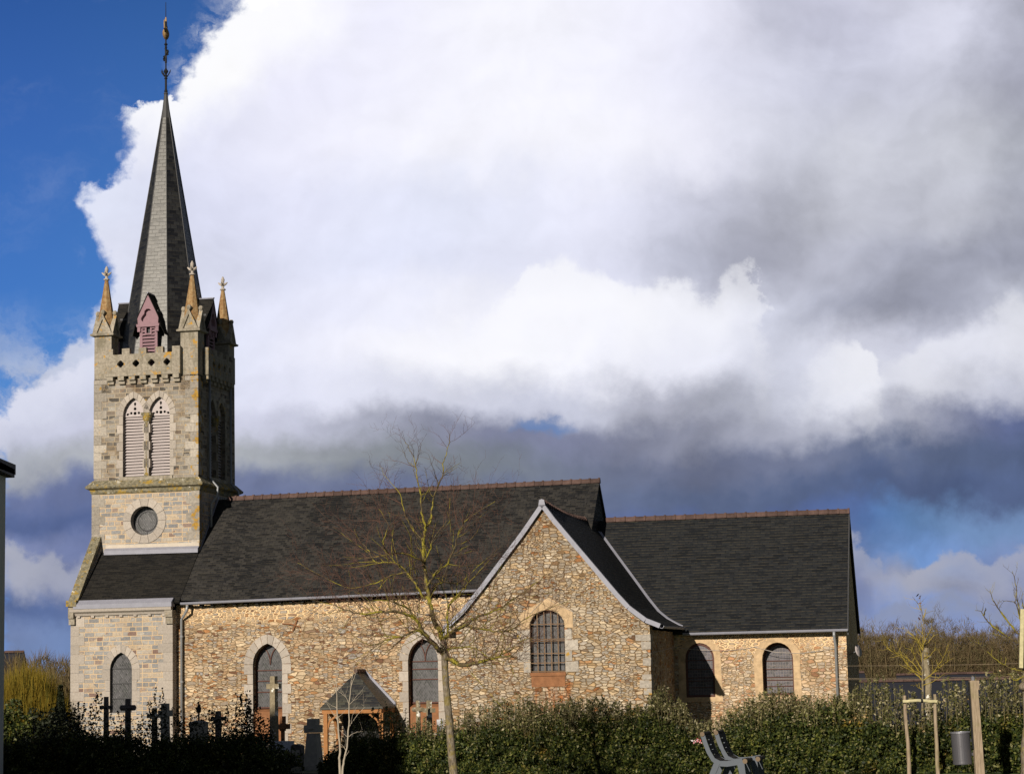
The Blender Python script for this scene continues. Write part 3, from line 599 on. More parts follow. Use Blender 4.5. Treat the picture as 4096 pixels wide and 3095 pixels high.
# belfry dressings
for o in bel: surround(church, mf, o, .24, .02, .2, 'belfry_surround', 'granite', courses=.32)
for o in eb: surround(church, me_, o, .2, .02, .2, 'belfry_surround', 'weathered_granite')
def louvres(m3, o, label=None):
    x0, x1, z0, zs, za = o[0][0], o[1][0], o[0][1], o[2][1], max(p[1] for p in o)
    mb = MB(); z = z0 + .04
    while z < zs - .05:                    # sloping boards
        a = [m3(x0, z, .16), m3(x1, z, .16), m3(x1, z + .095, .27), m3(x0, z + .095, .27)]
        b = [m3(x0, z + .022, .16), m3(x1, z + .022, .16), m3(x1, z + .117, .27), m3(x0, z + .117, .27)]
        mb.hexa([Vector(v) for v in a], [Vector(v) for v in b]); z += .112
    root = mb.build('belfry_louvres', 'louvre_paint', church)
    # pierced head board
    xc = (x0 + x1) / 2; h = (x1 - x0) / 2; head = [(x0, zs - .02)] + [(x1, zs - .02)] + [(p[0], p[1]) for p in o[2:] if p[1] > zs + .01]
    holes = []
    for cx_, cz_, r in ((xc, zs + .11, .062), (xc, zs + .28, .058), (xc - .15, zs + .12, .05), (xc + .15, zs + .12, .05)):
        holes.append([(cx_ + r * cos(2*pi*k/8), cz_ + r * sin(2*pi*k/8)) for k in range(8)])
    def tear(cx_, cz_, ang, L=.16, w_=.05):
        d = Vector((cos(ang), sin(ang))); q = Vector((-d.y, d.x)); c_ = Vector((cx_, cz_))
        return [tuple(c_), tuple(c_ + d*L*.6 - q*w_), tuple(c_ + d*L), tuple(c_ + d*L*.6 + q*w_)]
    holes += [tear(xc, zs + .36, pi/2, .18), tear(xc - .215, zs + .10, pi + .30, .14), tear(xc + .215, zs + .10, -.30, .14)]
    mb = MB(); mb.wall(head, holes, lambda a, z, d: m3(a, z, .15 + d), .04); mb.build('head_board', 'louvre_paint', root)
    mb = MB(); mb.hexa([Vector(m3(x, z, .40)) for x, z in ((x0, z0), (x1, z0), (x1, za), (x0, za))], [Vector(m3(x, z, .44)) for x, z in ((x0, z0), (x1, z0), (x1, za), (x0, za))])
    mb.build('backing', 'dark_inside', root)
for o in bel: louvres(mf, o)
for o in eb: louvres(me_, o)
def colonnette(m3, a, name='colonnette'):
    mb = MB(); c = m3(a, 0, -.0)
    mb.lathe([(.12, 9.2), (.12, 9.3), (.085, 9.36), (.08, 11.05), (.10, 11.08), (.10, 11.12), (.08, 11.14), (.10, 11.2), (.17, 11.42), (.17, 11.5)], (c[0], c[1], 0), 12)
    c1 = [Vector(m3(a + dx, z, d)) for z in (11.5, 11.6) for dx, d in ((-.2, -.14), (.2, -.14), (.2, .16), (-.2, .16))]
    mb.hexa(c1[:4], c1[4:]); mb.build(name, 'lichen_stone', church, smooth=False)
colonnette(lambda a, z, d: mf(a, z, d + .06), -2.025); colonnette(lambda a, z, d: me_(a, z, d + .06), 2.045)
mb = MB(); mb.box(-3.05, -1.0, -.05, .2, 8.98, 9.22); mb.build('belfry_sill', 'weathered_granite', church)
mb = MB(); mb.box(-.15, .05, 1.0, 3.1, 8.98, 9.22); mb.build('belfry_sill', 'weathered_granite', church)
# oculus
mb = MB(); n = 14
for i in range(n):
    a0, a1 = 2*pi*(i + .02)/n, 2*pi*(i + .98)/n
    q = [(oc[0] + r * cos(a), oc[1] + r * sin(a)) for r, a in ((.54, a0), (.84, a0), (.84, (a0+a1)/2), (.84, a1), (.54, a1), (.54, (a0+a1)/2))]
    mb.prism([mf2(x, z, 0) for x, z in q], (0, -.03, 0), (0, .45, 0))
mb.build('oculus_ring', 'granite', church)
mb = MB(); mb.prism([mf2(x, z, 0) for x, z in circ(oc, .56)], (0, .30, 0), (0, .36, 0)); ow = mb.build('round_window', 'leaded_glass', church)
mb = MB(); mb.tube([Vector((oc[0] + .36*cos(a), .24, oc[1] + .36*sin(a))) for a in [2*pi*i/24 for i in range(25)]], .02, 4)
mb.tube([Vector((oc[0] + .55*cos(a), .24, oc[1] + .55*sin(a))) for a in [2*pi*i/24 for i in range(25)]], .025, 4)
for a in (0, pi/2, pi, 3*pi/2): mb.tube([(oc[0] + .36*cos(a), .24, oc[1] + .36*sin(a)), (oc[0] + .55*cos(a), .24, oc[1] + .55*sin(a))], .016, 4)
mb.build('glazing_bars', 'lead', ow)
# flashing at the foot of the tower
mb = MB(); mb.prism([(-3.6, -e - .005, 6.58), (0.05, -e - .005, 6.56), (0.05, -e - .005, 6.70), (-3.6, -e - .005, 6.72)], (0, 0, 0), (0, -.03, 0))
mb.build('tower_flashing', 'flashing', church)
mb = MB(); mb.prism([(-3.6, -e - .035, 6.44), (0.06, -e - .035, 6.42), (0.06, -e - .035, 6.57), (-3.6, -e - .035, 6.59)], (0, 0, 0), (0, -.16, -.10)); mb.build('apron_flashing', 'zinc', church)

# parapet: corbels, quatrefoils, merlons (four sides)
def face_map(k):
    c = Vector((-TW/2, TW/2))
    def f(a, z, d):                        # a from -TW/2..TW/2 along the face, d inward
        x, y = a, -TW/2 + d
        for _ in range(k): x, y = -y, x
        return (c.x + x, c.y + y, z)
    return f
def quatre(cx_, cz_, r=.085):
    pts = []
    for k in range(4):
        a0 = k*pi/2
        for j in (-2, -1, 0, 1, 2):
            a = a0 + j * pi/5.2
            pts.append((cx_ + r*.85*cos(a0) + r*.78*cos(a), cz_ + r*.85*sin(a0) + r*.78*sin(a)))
    return pts
for k in range(4):
    fm = face_map(k); mb = MB()
    x0, x1 = -1.52, 1.42 if k == 0 else 1.5; dp = -.22
    top = []; nm = 5; z1, z2 = 13.80, 14.02; mwd = .30
    gaps = (x1 - x0 - nm * mwd) / (nm - 1)
    outline = [(x0, 12.98), (x1, 12.98)]
    for i in range(nm - 1, -1, -1):
        a = x0 + i * (mwd + gaps)
        outline += [(a + mwd, z1), (a + mwd, z2), (a, z2), (a, z1)] if 0 < i < nm - 1 else ([(a + mwd, z2), (a, z2), (a, z1)] if i == nm - 1 else [(a + mwd, z1), (a + mwd, z2), (a, z2)])
    mb.wall(outline, [quatre(x0 + .62 + i * .61 - .02, 13.44) for i in range(4)], lambda a, z, d: fm(a, z, dp + d), .18)
    mb.build('parapet', 'weathered_granite', church)
    nc = 7
    for i in range(nc):
        a = x0 + .05 + i * (x1 - x0 - .34) / (nc - 1); mb = MB()
        for zz0, zz1, dd in ((12.83, 12.98, -.20), (12.70, 12.825, -.11)):
            c1 = [Vector(fm(a + dx, z, d)) for z in (zz0, zz1) for dx, d in ((0, dd), (.24, dd), (.24, .02), (0, .02))]
            mb.hexa(c1[:4], c1[4:])
        mb.build('corbel', 'weathered_granite', church)
mb = MB(); mb.box(-TW + .2, -.2, .2, TW - .2, 12.9, 13.2); mb.build('tower_deck', 'lead', church)

# pinnacles
def pinnacle(cx_, cy_):
    h = .34; mb = MB()
    mb.box(cx_-h, cx_+h, cy_-h, cy_+h, 12.4, 14.55)
    root = mb.build('pinnacle', 'weathered_granite', church)
    mb = MB(); mb.v = []
    for p, z in [(h + .02, 14.55), (h + .12, 14.58), (h + .13, 14.64), (h + .02, 14.70)]:
        mb.v += [(cx_-p, cy_-p, z), (cx_+p, cy_-p, z), (cx_+p, cy_+p, z), (cx_-p, cy_+p, z)]
    for i in range(3):
        for k in range(4): mb.f.append((4*i+k, 4*i+(k+1) % 4, 4*i+4+(k+1) % 4, 4*i+4+k))
    mb.f += [(3, 2, 1, 0), (12, 13, 14, 15)]
    mb.build('drip_moulding', 'weathered_granite', root)
    # crossed gablets with raised verges
    mb = MB(); w_ = h + .04; zt = 15.42; zb = 14.66
    for k in range(4):
        def fm(a, z, d, k=k):
            x, y = a, -w_ + d
            for _ in range(k): x, y = -y, x
            return Vector((cx_ + x, cy_ + y, z))
        mb.prism([fm(-w_ + .01, zb, .03), fm(w_ - .01, zb, .03), fm(0, zt - .06, .03)], (0, 0, 0), Vector(fm(0, 0, w_)) - Vector(fm(0, 0, .03)))
        for sg in (-1, 1):
            a, b = (sg * w_, zb), (0, zt)
            mb.hexa([fm(a[0], a[1], -.03), fm(a[0] - sg*.14, a[1], -.03), fm(0, zt - .2, -.03), fm(0, zt, -.03)],
                    [fm(a[0], a[1], .12), fm(a[0] - sg*.14, a[1], .12), fm(0, zt - .2, .12), fm(0, zt, .12)])
        p = fm(0, zt, .04); mb.lathe([(.05, -.04), (.09, .02), (.10, .08), (.05, .15)], p, 8)
    mb.build('gablets', 'weathered_granite', root)
    mb = MB(); n = 8; ro = .36
    mb.lathe([(.33, 14.9), (.33 - .045, 15.35), (.062, 16.78)], (cx_, cy_, 0), 8, pi/8)
    mb.build('spirelet', 'spirelet_stone', root)
    mb = MB(); mb.lathe([(.12, 16.76), (.12, 16.80), (.06, 16.83), (.05, 16.96), (.09, 17.0), (.05, 17.05), (.07, 17.12), (.075, 17.18), (.02, 17.3)], (cx_, cy_, 0), 8)
    for k in range(4):
        a = k * pi/2
        mb.tube([(cx_ + .04*cos(a), cy_ + .04*sin(a), 16.95), (cx_ + .12*cos(a), cy_ + .12*sin(a), 17.0), (cx_ + .19*cos(a), cy_ + .19*sin(a), 17.06)], [.05, .045, .02], 5)
    mb.build('finial', 'granite', root)
for a, b in ((-TW + .34, .34), (-.34, .34), (-TW + .34, TW - .34), (-.34, TW - .34)): pinnacle(a, b)

# spire
sc_ = (-2.03, 2.05); ZA = 24.33; kk = 5.62 / cos(0)
mb = MB(); zb = 13.3
def sr(z): return (ZA - z) / 6.0
mb.lathe([(sr(zb), zb), (.055, ZA - .25), (.05, ZA)], (*sc_, 0), 8, pi/8)
sp_ = mb.build('spire', 'spire_slate', church)
mb = MB(); mb.lathe([(sr(ZA - 1.0) + .012, ZA - 1.0), (.07, ZA - .05), (.09, ZA), (.055, ZA + .05)], (*sc_, 0), 8, pi/8); mb.build('spire_cap', 'lead', sp_)
mb = MB()
for k in range(8):
    a = pi/8 + k*pi/4; r0, r1 = sr(zb), .06
    mb.tube([(sc_[0] + r0*cos(a), sc_[1] + r0*sin(a), zb), (sc_[0] + r1*cos(a), sc_[1] + r1*sin(a), ZA - .25)], .016, 4)
mb.build('hip_lead', 'lead', sp_)
mb = MB(); a = -pi/4 + 0; z = 20.55; r = sr(z)*cos(pi/8)
mb.hexa([Vector((sc_[0] + .33, sc_[1] - .46, z - .1)) + Vector((dx, dy, 0)) for dx, dy in ((0, 0), (.14, .14), (.02, .2), (-.1, .06))], [Vector((sc_[0] + .33, sc_[1] - .46, z + .06)) + Vector((dx, dy, 0)) for dx, dy in ((0, 0), (.14, .14), (.02, .2), (-.1, .06))])
mb.build('spire_hatch', 'lead', sp_)
# finial ironwork
mb = MB(); c = (*sc_, 0)
mb.lathe([(.05, ZA), (.075, 24.42), (.045, 24.5), (.045, 24.9), (.07, 24.93), (.05, 24.98), (.04, 25.1), (.10, 25.22), (.05, 25.3), (.03, 25.35), (.03, 26.9), (.05, 26.95), (.05, 27.2), (.018, 27.3), (.012, 28.0)], c, 8)
for k in range(6):
    a = k*pi/3; mb.tube([(sc_[0]+.06*cos(a), sc_[1]+.06*sin(a), 25.02), (sc_[0]+.17*cos(a), sc_[1]+.17*sin(a), 25.18), (sc_[0]+.20*cos(a), sc_[1]+.20*sin(a), 25.28)], [.022, .02, .008], 5)
iron = mb.build('finial_rod', 'black_iron', church)
mb = MB(); dv = Vector((.50, -.86, 0)); z = 25.86
mb.tube([Vector((*sc_, z)) - dv*.42, Vector((*sc_, z)) + dv*.42], .035, 6); mb.tube([(*sc_, z - .3), (*sc_, z + .34)], .045, 6)
for q in (Vector((*sc_, z)) - dv*.42, Vector((*sc_, z)) + dv*.42, Vector((*sc_, z + .3))):
    for off in (dv*.07, -dv*.07, Vector((0, 0, .07)), Vector((0, 0, -.07))): mb.lathe([(.01, -.05), (.05, 0), (.01, .05)], q + off, 6)
for s1 in (-1, 1):
    for s2 in (-1, 1): mb.tube([Vector((*sc_, z)) + dv*.12*s1 + Vector((0, 0, .02)), Vector((*sc_, z + .13*s2)) + dv*.1*s1], .02, 4)
mb.lathe([(.03, 26.25), (.075, 26.3), (.03, 26.36)], c, 8); mb.build('iron_cross', 'black_iron', iron)
mb = MB(); dv = Vector((.25, -.97, 0)); pr = []      # weathercock seen nearly edge on
def ell(cz, ry, rz, rx, off=0): return cz, ry, rz, rx, off
for i in range(9):
    f = i / 8; pr.append((.12 * sin(pi * min(1, f * 1.05)) ** .7 + .012, 26.48 + .52 * f))
mb.lathe(pr, c, 10); 
for i, v in enumerate(mb.v):
    d = Vector(v) - Vector((*sc_, v[2])); al = d.dot(dv); mb.v[i] = tuple(Vector(v) + dv * (al * 1.1 + .1 * (v[2] - 26.7)))
t0 = Vector((*sc_, 26.75))
mb.prism([t0 + dv*.1 + Vector((.0, 0, -.1)), t0 + dv*.55 + Vector((0, 0, .05)), t0 + dv*.6 + Vector((0, 0, .3)), t0 + dv*.45 + Vector((0, 0, .42)), t0 + dv*.2 + Vector((0, 0, .12))], (-.02, 0, 0), (.02, 0, 0))
mb.lathe([(.03, 26.92), (.06, 27.0), (.05, 27.08), (.01, 27.14)], (sc_[0] - dv.x*.12, sc_[1] - dv.y*.12, 0), 8)
mb.build('weathercock', 'spirelet_stone', iron)
mb = MB(); mb.lathe([(.02, 27.18), (.045, 27.2), (.03, 27.36), (.02, 27.4)], c, 8); mb.build('rod_socket', 'brass', iron)

# spire dormers
def dormer(k):
    def fm(a, z, d, dd=0):
        x, y = a, -TW/2 + d
        for _ in range(k): x, y = -y, x
        return Vector((sc_[0] + x, sc_[1] + y, z))
    w_ = .40; ze = 15.22; za_ = 16.12; d0 = .22; mb = MB()
    hole = []
    tre = []
    for (ccx, ccz, rr, a0, a1) in ((.15, 15.17, .12, -.5*pi, .22*pi), (0, 15.40, .15, -.08*pi, 1.08*pi), (-.15, 15.17, .12, .78*pi, 1.5*pi)):
        for j in range(6):
            a = a0 + (a1 - a0) * j / 5; tre.append((ccx + rr*cos(a), ccz + rr*sin(a)))
    sq = rect(-.075, .075, 14.62, 14.86)
    mb.wall([(-w_, 14.96), (w_, 14.96), (w_ + .02, ze), (0, za_ - .06), (-w_ - .02, ze)], [tre], lambda a, z, d: fm(a, z, d0 - .07 + d), .125)
    mb.wall([(-w_ + .05, 13.3), (w_ - .05, 13.3), (w_ - .05, 14.96), (-w_ + .05, 14.96)], [rect(-w_ + .16, w_ - .16, 13.4, 14.88)], lambda a, z, d: fm(a, z, d0 + d), .08)
    root = mb.build('spire_dormer', 'pink_paint', church)
    mb = MB(); c8 = [fm(a, z, d) for z in (13.3, 15.5) for a, d in ((-w_ + .06, d0 + .09), (w_ - .06, d0 + .09), (w_ - .06, 1.9), (-w_ + .06, 1.9))]
    mb.hexa(c8[:4], c8[4:]); mb.build('dormer_body', 'lead', root)
    mb = MB(); mb.prism([fm(-w_, 14.9, d0 + .06), fm(w_, 14.9, d0 + .06), fm(w_, 15.3, d0 + .06), fm(0, 16, d0 + .06), fm(-w_, 15.3, d0 + .06)], (0, 0, 0), fm(0, 0, .04) - fm(0, 0, 0)); mb.build('trefoil_back', 'pink_paint', root)
    mb = MB(); z = 13.42
    while z < 14.84:
        for a0, a1 in (((-w_ + .14, -.10), (.10, w_ - .14)) if 14.5 < z < 14.84 else ((-w_ + .14, w_ - .14),)):
            mb.hexa([fm(a0, z, d0 - .02), fm(a1, z, d0 - .02), fm(a1, z + .07, d0 + .07), fm(a0, z + .07, d0 + .07)], [fm(a0, z + .03, d0 - .02), fm(a1, z + .03, d0 - .02), fm(a1, z + .10, d0 + .07), fm(a0, z + .10, d0 + .07)])
        z += .125
    mb.wall(rect(-.13, .13, 14.56, 14.9), [sq], lambda a, z, d: fm(a, z, d0 - .03 + d), .06)
    mb.hexa([fm(-w_ - .04, 14.86, d0 - .09), fm(w_ + .04, 14.86, d0 - .09), fm(w_ + .04, 14.86, d0 + .05), fm(-w_ - .04, 14.86, d0 + .05)], [fm(-w_ - .06, 14.97, d0 - .09), fm(w_ + .06, 14.97, d0 - .09), fm(w_ + .06, 14.97, d0 + .05), fm(-w_ - .06, 14.97, d0 + .05)])
    for sg in (-1, 1): mb.hexa([fm(sg*(w_ - .1), 14.68, d0 - .07), fm(sg*(w_ + .02), 14.68, d0 - .07), fm(sg*(w_ + .02), 14.68, d0 + .05), fm(sg*(w_ - .1), 14.68, d0 + .05)], [fm(sg*(w_ - .1), 14.855, d0 - .07), fm(sg*(w_ + .02), 14.855, d0 - .07), fm(sg*(w_ + .02), 14.855, d0 + .05), fm(sg*(w_ - .1), 14.855, d0 + .05)])
    mb.build('dormer_louvres', 'pink_paint', root)
    mb = MB()
    for sg in (-1, 1):                     # steep flared slate cheeks
        prof = [(0, za_ + .02), (sg*(w_ + .0), ze + .08), (sg*(w_ + .10), ze - .30), (sg*(w_ + .24), ze - .62)]
        for (a0, z0_), (a1, z1_) in zip(prof[:-1], prof[1:]):
            mb.hexa([fm(a0, z0_, d0 - .10), fm(a1, z1_, d0 - .10 + (.12 if z1_ < ze else 0)), fm(a1, z1_ - .05, d0 - .10 + (.12 if z1_ < ze else 0)), fm(a0, z0_ - .05, d0 - .10)], [fm(a0, z0_, 1.95), fm(a1, z1_, 1.95), fm(a1, z1_ - .05, 1.95), fm(a0, z0_ - .05, 1.95)])
    mb.build('dormer_roof', 'bay_slate', root)
    mb = MB(); mb.tube([fm(0, za_ + .03, d0 - .12), fm(0, za_ + .03, 1.2)], .03, 6); mb.build('dormer_ridge', 'zinc', root)
for k in range(4): dormer(k)

# tower rainwater pipes on the shaded side
for tt, zb in ((1.0, 6.75), (3.35, 8.95)):
    mb = MB(); pts = [(.10, tt, 12.85), (.10, tt, 9.15), (.40, tt + .02, 8.8), (.36, tt + .02, 8.45), (.14, tt, 8.2), (.14, tt, zb)]
    if tt > 3: pts = pts[:4] + [(.36, tt + .1, 8.55)]
    mb.tube(pts, .045, 8); mb.build('tower_downpipe', 'zinc_pipe', church, smooth=True)

# ---- west bay --------------------------------------------------------------
BT = -2.1; bx0, bx1 = -4.08, -.22
wb_s = [onT(x, y, BT) for x, y in ((440, 2850), (528, 2850), (528, 2675), (484, 2608))]
ow_ = arch(wb_s[0][0], wb_s[1][0], wb_s[0][1], wb_s[2][1], wb_s[3][1], 'pointed', 10)
mb = MB(); mfb = mf_front(BT)
mb.wall([(bx0, ZG), (bx1, ZG), (bx1, 4.1), (bx0, 4.1)], [ow_], mfb, .5)
mb.box(bx0, bx1, BT + .502, 6.3, ZG, 4.1)
mb.build('west_bay_wall', 'bay_ashlar', church)
surround(church, mfb, ow_, .30, .015, .16, courses=.36)
zz = [onT(484, y, BT)[1] for y in (2672, 2732, 2792)]
window(mfb, ow_, .16, bars=zz, vbars=[(ow_[0][0] + ow_[1][0]) / 2], bw=.03, bmat='lead', frame=.03)
QA = MB(); QB = MB(); z = ZG + .3; i = 0
while z < 4.0:
    h = min(.33, 4.05 - z); wl = .52 if i % 2 else .32
    QA.box(bx0 - .012, bx0 + wl, BT - .012, BT + .3, z + .006, z + h - .006); QB.box(bx1 - (.34 if i % 2 else .54), bx1 + .012, BT - .012, BT + (.6 if i % 2 else .35), z + .006, z + h - .006)
    z += h; i += 1
QA.build('corner_quoins', 'granite', church); QB.build('corner_quoins', 'granite', church)
mb = MB(); mb.prism([(0, BT, 4.06), (0, BT - .06, 4.06), (0, BT - .10, 4.14), (0, BT - .20, 4.20), (0, BT - .22, 4.30), (0, BT, 4.30)], (bx0 + .02, 0, 0), (bx1 + .02, 0, 0))
for i in range(7): mb.box(bx0 + .25 + i * .54, bx0 + .37 + i * .54, BT - .07, BT, 3.99, 4.058)
mb.build('west_bay_cornice', 'granite', church)
mb = MB(); mb.prism([(0, BT - .24, 4.305), (0, BT - .25, 4.46), (0, BT - .02, 4.62), (0, BT + .1, 4.62), (0, BT + .1, 4.305)], (bx0 + .18, 0, 0), (bx1 + .05, 0, 0)); mb.build('west_bay_gutter', 'zinc', church)
mb = MB(); mb.box(bx0 - .04, bx0 + .18, BT - .12, BT + .3, 3.75, 3.98); mb.box(bx0 - .04, bx0 + .16, BT - .18, BT + .3, 3.979, 4.40); mb.build('kneeler', 'weathered_granite', church)
mb = MB(); mb.box(bx1 - .22, bx1 + .04, BT - .1, BT + .2, 3.70, 3.94); mb.box(bx1 - .24, bx1 + .05, BT - .16, BT + .2, 3.939, 4.18)
mb.build('kneeler', 'weathered_granite', church)
# roof slab and coping
def slab(pts, th=.08): 
    mb = MB(); p = [Vector(q) for q in pts]; n = (p[1] - p[0]).cross(p[2] - p[0]).normalized()
    if n.z < 0: n = -n
    mb.prism(p, (0, 0, 0), -n * th); return mb
slab([(bx0 + .3, BT - .05, 4.53), (bx1 + .27, BT - .05, 4.47), (bx1 + .27, 0.02, 6.46), (bx0 + .3, 0.02, 6.53)]).build('west_bay_roof', 'bay_slate', church)
slab([(bx0, 6.3, 4.5), (bx1, 6.3, 4.5), (bx1, 4.05, 6.6), (bx0, 4.05, 6.6)]).build('west_bay_roof', 'bay_slate', church)
mb = MB(); mb.prism([(0, BT - .02, 4.1), (0, 6.3, 4.1), (0, 4.2, 6.7), (0, -.02, 6.7)], (bx0, 0, 0), (bx0 + .3, 0, 0)); mb.build('west_gable_wall', 'bay_ashlar', church)
mb = MB(); a0, a1 = bx0 - .06, bx0 + .30; sl_ = (6.86 - 4.55) / (2.1)
for i in range(4):
    f0, f1 = i / 4 + .004, (i + 1) / 4 - .004; P = lambda f: (BT - .12 + f * 2.16, 4.42 + f * 2.48)
    (y0, z0), (y1, z1) = P(f0), P(f1)
    mb.hexa([Vector((a0, y0, z0)), Vector((a1, y0, z0)), Vector((a1, y0 - .02, z0 + .15)), Vector((a0, y0 - .02, z0 + .15))], [Vector((a0, y1, z1)), Vector((a1, y1, z1)), Vector((a1, y1 - .02, z1 + .15)), Vector((a0, y1 - .02, z1 + .15))])
mb.box(a0 - .03, a1 + .0, BT - .26, BT + .12, 4.40, 4.62); mb.build('gable_coping', 'lichen_stone', church)

# ---- nave ------------------------------------------------------------------
NT_ = -1.7; nx0, nx1 = -.22, 14.57; mfn = mf_front(NT_)
def opx(xl, xr_, yb, ys, ya, t, kind='pointed', n=10):
    a = onT(xl, yb, t); b = onT(xr_, yb, t); return arch(a[0], b[0], (a[1] + b[1]) / 2, onT((xl + xr_) / 2, ys, t)[1], onT((xl + xr_) / 2, ya, t)[1], kind, n)
n1 = opx(1013, 1130, 2832, 2655, 2572, NT_); n2 = opx(1635, 1755, 2812, 2640, 2552, NT_)
n1f = [(n1[0][0], onT(1013, 2975, NT_)[1]), (n1[1][0], onT(1013, 2975, NT_)[1])] + n1[2:]
n2f = [(n2[0][0], onT(1635, 2930, NT_)[1]), (n2[1][0], onT(1635, 2930, NT_)[1])] + n2[2:]
mb = MB(); mb.wall([(nx0, ZG), (11.3, ZG), (11.3, 4.36), (nx0, 4.36)], [n1f, n2f], mfn, .6)
mb.box(11.3, nx1, NT_ + .01, -.8, ZG, 4.36)
mb.box(nx0, nx1, 5.3, 5.9, ZG, 4.4)
mb.build('nave_wall', 'nave_rubble', church)
for o, of in ((n1, n1f), (n2, n2f)):
    surround(church, mfn, of, .33, .02, .12, courses=.36)
    z0, zs, za = o[0][1], o[2][1], max(p[1] for p in o); xc = (o[0][0] + o[1][0]) / 2
    wz = [z0 + (zs - z0) * f for f in (.37, .62, .86)] if o is n1 else [z0 + (zs - z0) * f for f in (.56, .80, .98)]
    window(mfn, o, .34, bars=wz, vbars=[xc], bw=.035, frame=.05, yfork=True)
    # rust-stained infill under the glass
    mb = MB(); zb = of[0][1]; mb.hexa([Vector(mfn(x, z, .10)) for x, z in ((of[0][0], zb), (of[1][0], zb), (of[1][0], z0 - .12), (of[0][0], z0 - .12))], [Vector(mfn(x, z, .5)) for x, z in ((of[0][0], zb), (of[1][0], zb), (of[1][0], z0 + .02), (of[0][0], z0 + .02))])
    mb.build('window_apron', 'rust', church)
# rafter feet under the gutter
x = .3
while x < 10.9: mb = MB(); mb.box(x, x + .10, NT_ - .2, NT_ + .1, 4.27 + .012 * x, 4.37 + .012 * x); mb.build('rafter_foot', 'black_iron', church); x += .42
E_, R0, R1 = -1.98, 8.42, 8.54
def zsag(x): return 0
mb = slab([(bx1 + .25, E_, 4.42), (11.3, E_, 4.56), (nx1 + .05, 0.02, 6.62), (nx1 + .05, RT, R1), (.1, RT, R0), (bx1 + .25, 0, 6.40)])
mb = MB()
N = 24
def nz_(x, t):                             # old roof: very slightly uneven
    f = (t - E_) / (RT - E_); e0 = 4.42 + (x / 11.3) * .14; r0 = R0 + (x / 14.6) * .12
    return e0 + (r0 - e0) * f + .19 * max(0, 1 - x / 2.2) * max(0, 1 - f * 2) + .025 * sin(x * 1.3 + f * 3) * sin(f * pi) + .015 * sin(x * 3.1)* sin(f * pi)
g = []
xs = [bx1 + .25 + (nx1 + .08 - bx1 - .25) * i / 40 for i in range(41)]; ts = [E_ + (RT - E_) * j / 10 for j in range(11)]
for t_ in ts:
    for x in xs: mb.v.append((x, t_, nz_(x, t_)))
for j in range(10):
    for i in range(40): mb.f.append((j*41+i, j*41+i+1, (j+1)*41+i+1, (j+1)*41+i))
nf = len(mb.v); mb.v += [(x, y, z - .09) for x, y, z in mb.v[:nf]]
mb.f += [tuple(i + nf for i in f)[::-1] for f in mb.f]
for i in range(40): mb.f.append((i, i+1, nf+i+1, nf+i)); k_ = 10*41; mb.f.append((k_+i+1, k_+i, nf+k_+i, nf+k_+i+1))
for j in range(10): mb.f.append((j*41+40, (j+1)*41+40, nf+(j+1)*41+40, nf+j*41+40)); mb.f.append(((j+1)*41, j*41, nf+j*41, nf+(j+1)*41))
nr = mb.build('nave_roof', 'nave_slate', church)
slab([(bx1, 6.2, 4.42), (nx1 + .08, 6.2, 4.5), (nx1 + .08, RT, R1), (bx1, RT, R0)], .09).build('nave_roof', 'nave_slate', church)
mb = MB(); mb.prism([(nx1 - .3, NT_ + .2, 4.3), (nx1 - .3, RT, R1 - .12), (nx1 - .3, 5.8, 4.3)], (0, 0, 0), (.32, 0, 0)); mb.build('nave_gable', 'chancel_slate', church)
def ridge_tiles(p, q, pitch, name='ridge_tiles', r=.09, parent=church, sag=0):
    mb = MB(); p = Vector(p); q = Vector(q); L = (q - p).length; n = max(1, round(L / pitch)); d = (q - p) / n; dn = d.normalized(); w = dn.cross(Vector((0, 0, 1))).normalized()
    for i in range(n):
        f = (i + .5) / n; sz = Vector((0, 0, -sag * sin(pi * f)))
        a, b = p + d * i + sz, p + d * (i + 1) + sz
        for c0, c1, rr in ((a, b - dn * .06, r), (b - dn * .07, b, r + .035)):
            pr = [(-rr * 1.15, -.10), (-rr * .75, .02), (-rr * .3, rr * .75), (rr * .3, rr * .75), (rr * .75, .02), (rr * 1.15, -.10)]
            mb.prism([c0 + w * x + Vector((0, 0, z)) for x, z in pr], (0, 0, 0), c1 - c0)
    return mb.build(name, 'ridge_tile', parent)
ridge_tiles((.42, RT, R0 + .04), (nx1 + .1, RT, R1 + .04), .345)
# flashing and cricket where the roof meets the tower
mb = MB(); mb.hexa([Vector((.06, 0, 6.50)), Vector((.075, 0, 6.50)), Vector((.075, RT, 8.66)), Vector((.06, RT, 8.66))], [Vector((.06, 0, 6.36)), Vector((.075, 0, 6.36)), Vector((.075, RT, 8.50)), Vector((.06, RT, 8.50))])
mb.build('step_flashing', 'zinc', church)
def gutter(p, q, r=.07, name='gutter', m_='zinc', parent=church):
    mb = MB(); p = Vector(p); q = Vector(q); d = (q - p).normalized(); w = d.cross(Vector((0, 0, 1))).normalized(); n = 7
    o_ = [(r * cos(pi + pi*i/n), r * sin(pi + pi*i/n)) for i in range(n + 1)]; i_ = [((r-.012) * cos(2*pi - pi*i/n), (r-.012) * sin(2*pi - pi*i/n)) for i in range(n + 1)]
    mb.prism([p + w * x + Vector((0, 0, z)) for x, z in o_ + i_], (0, 0, 0), q - p)
    mb.tube([p + w * r + Vector((0, 0, .005)), q + w * r + Vector((0, 0, .005))], .014, 6)
    return mb.build(name, m_, parent)
gutter((bx1 + .3, E_ - .06, 4.42), (11.0, E_ - .06, 4.57), .075)
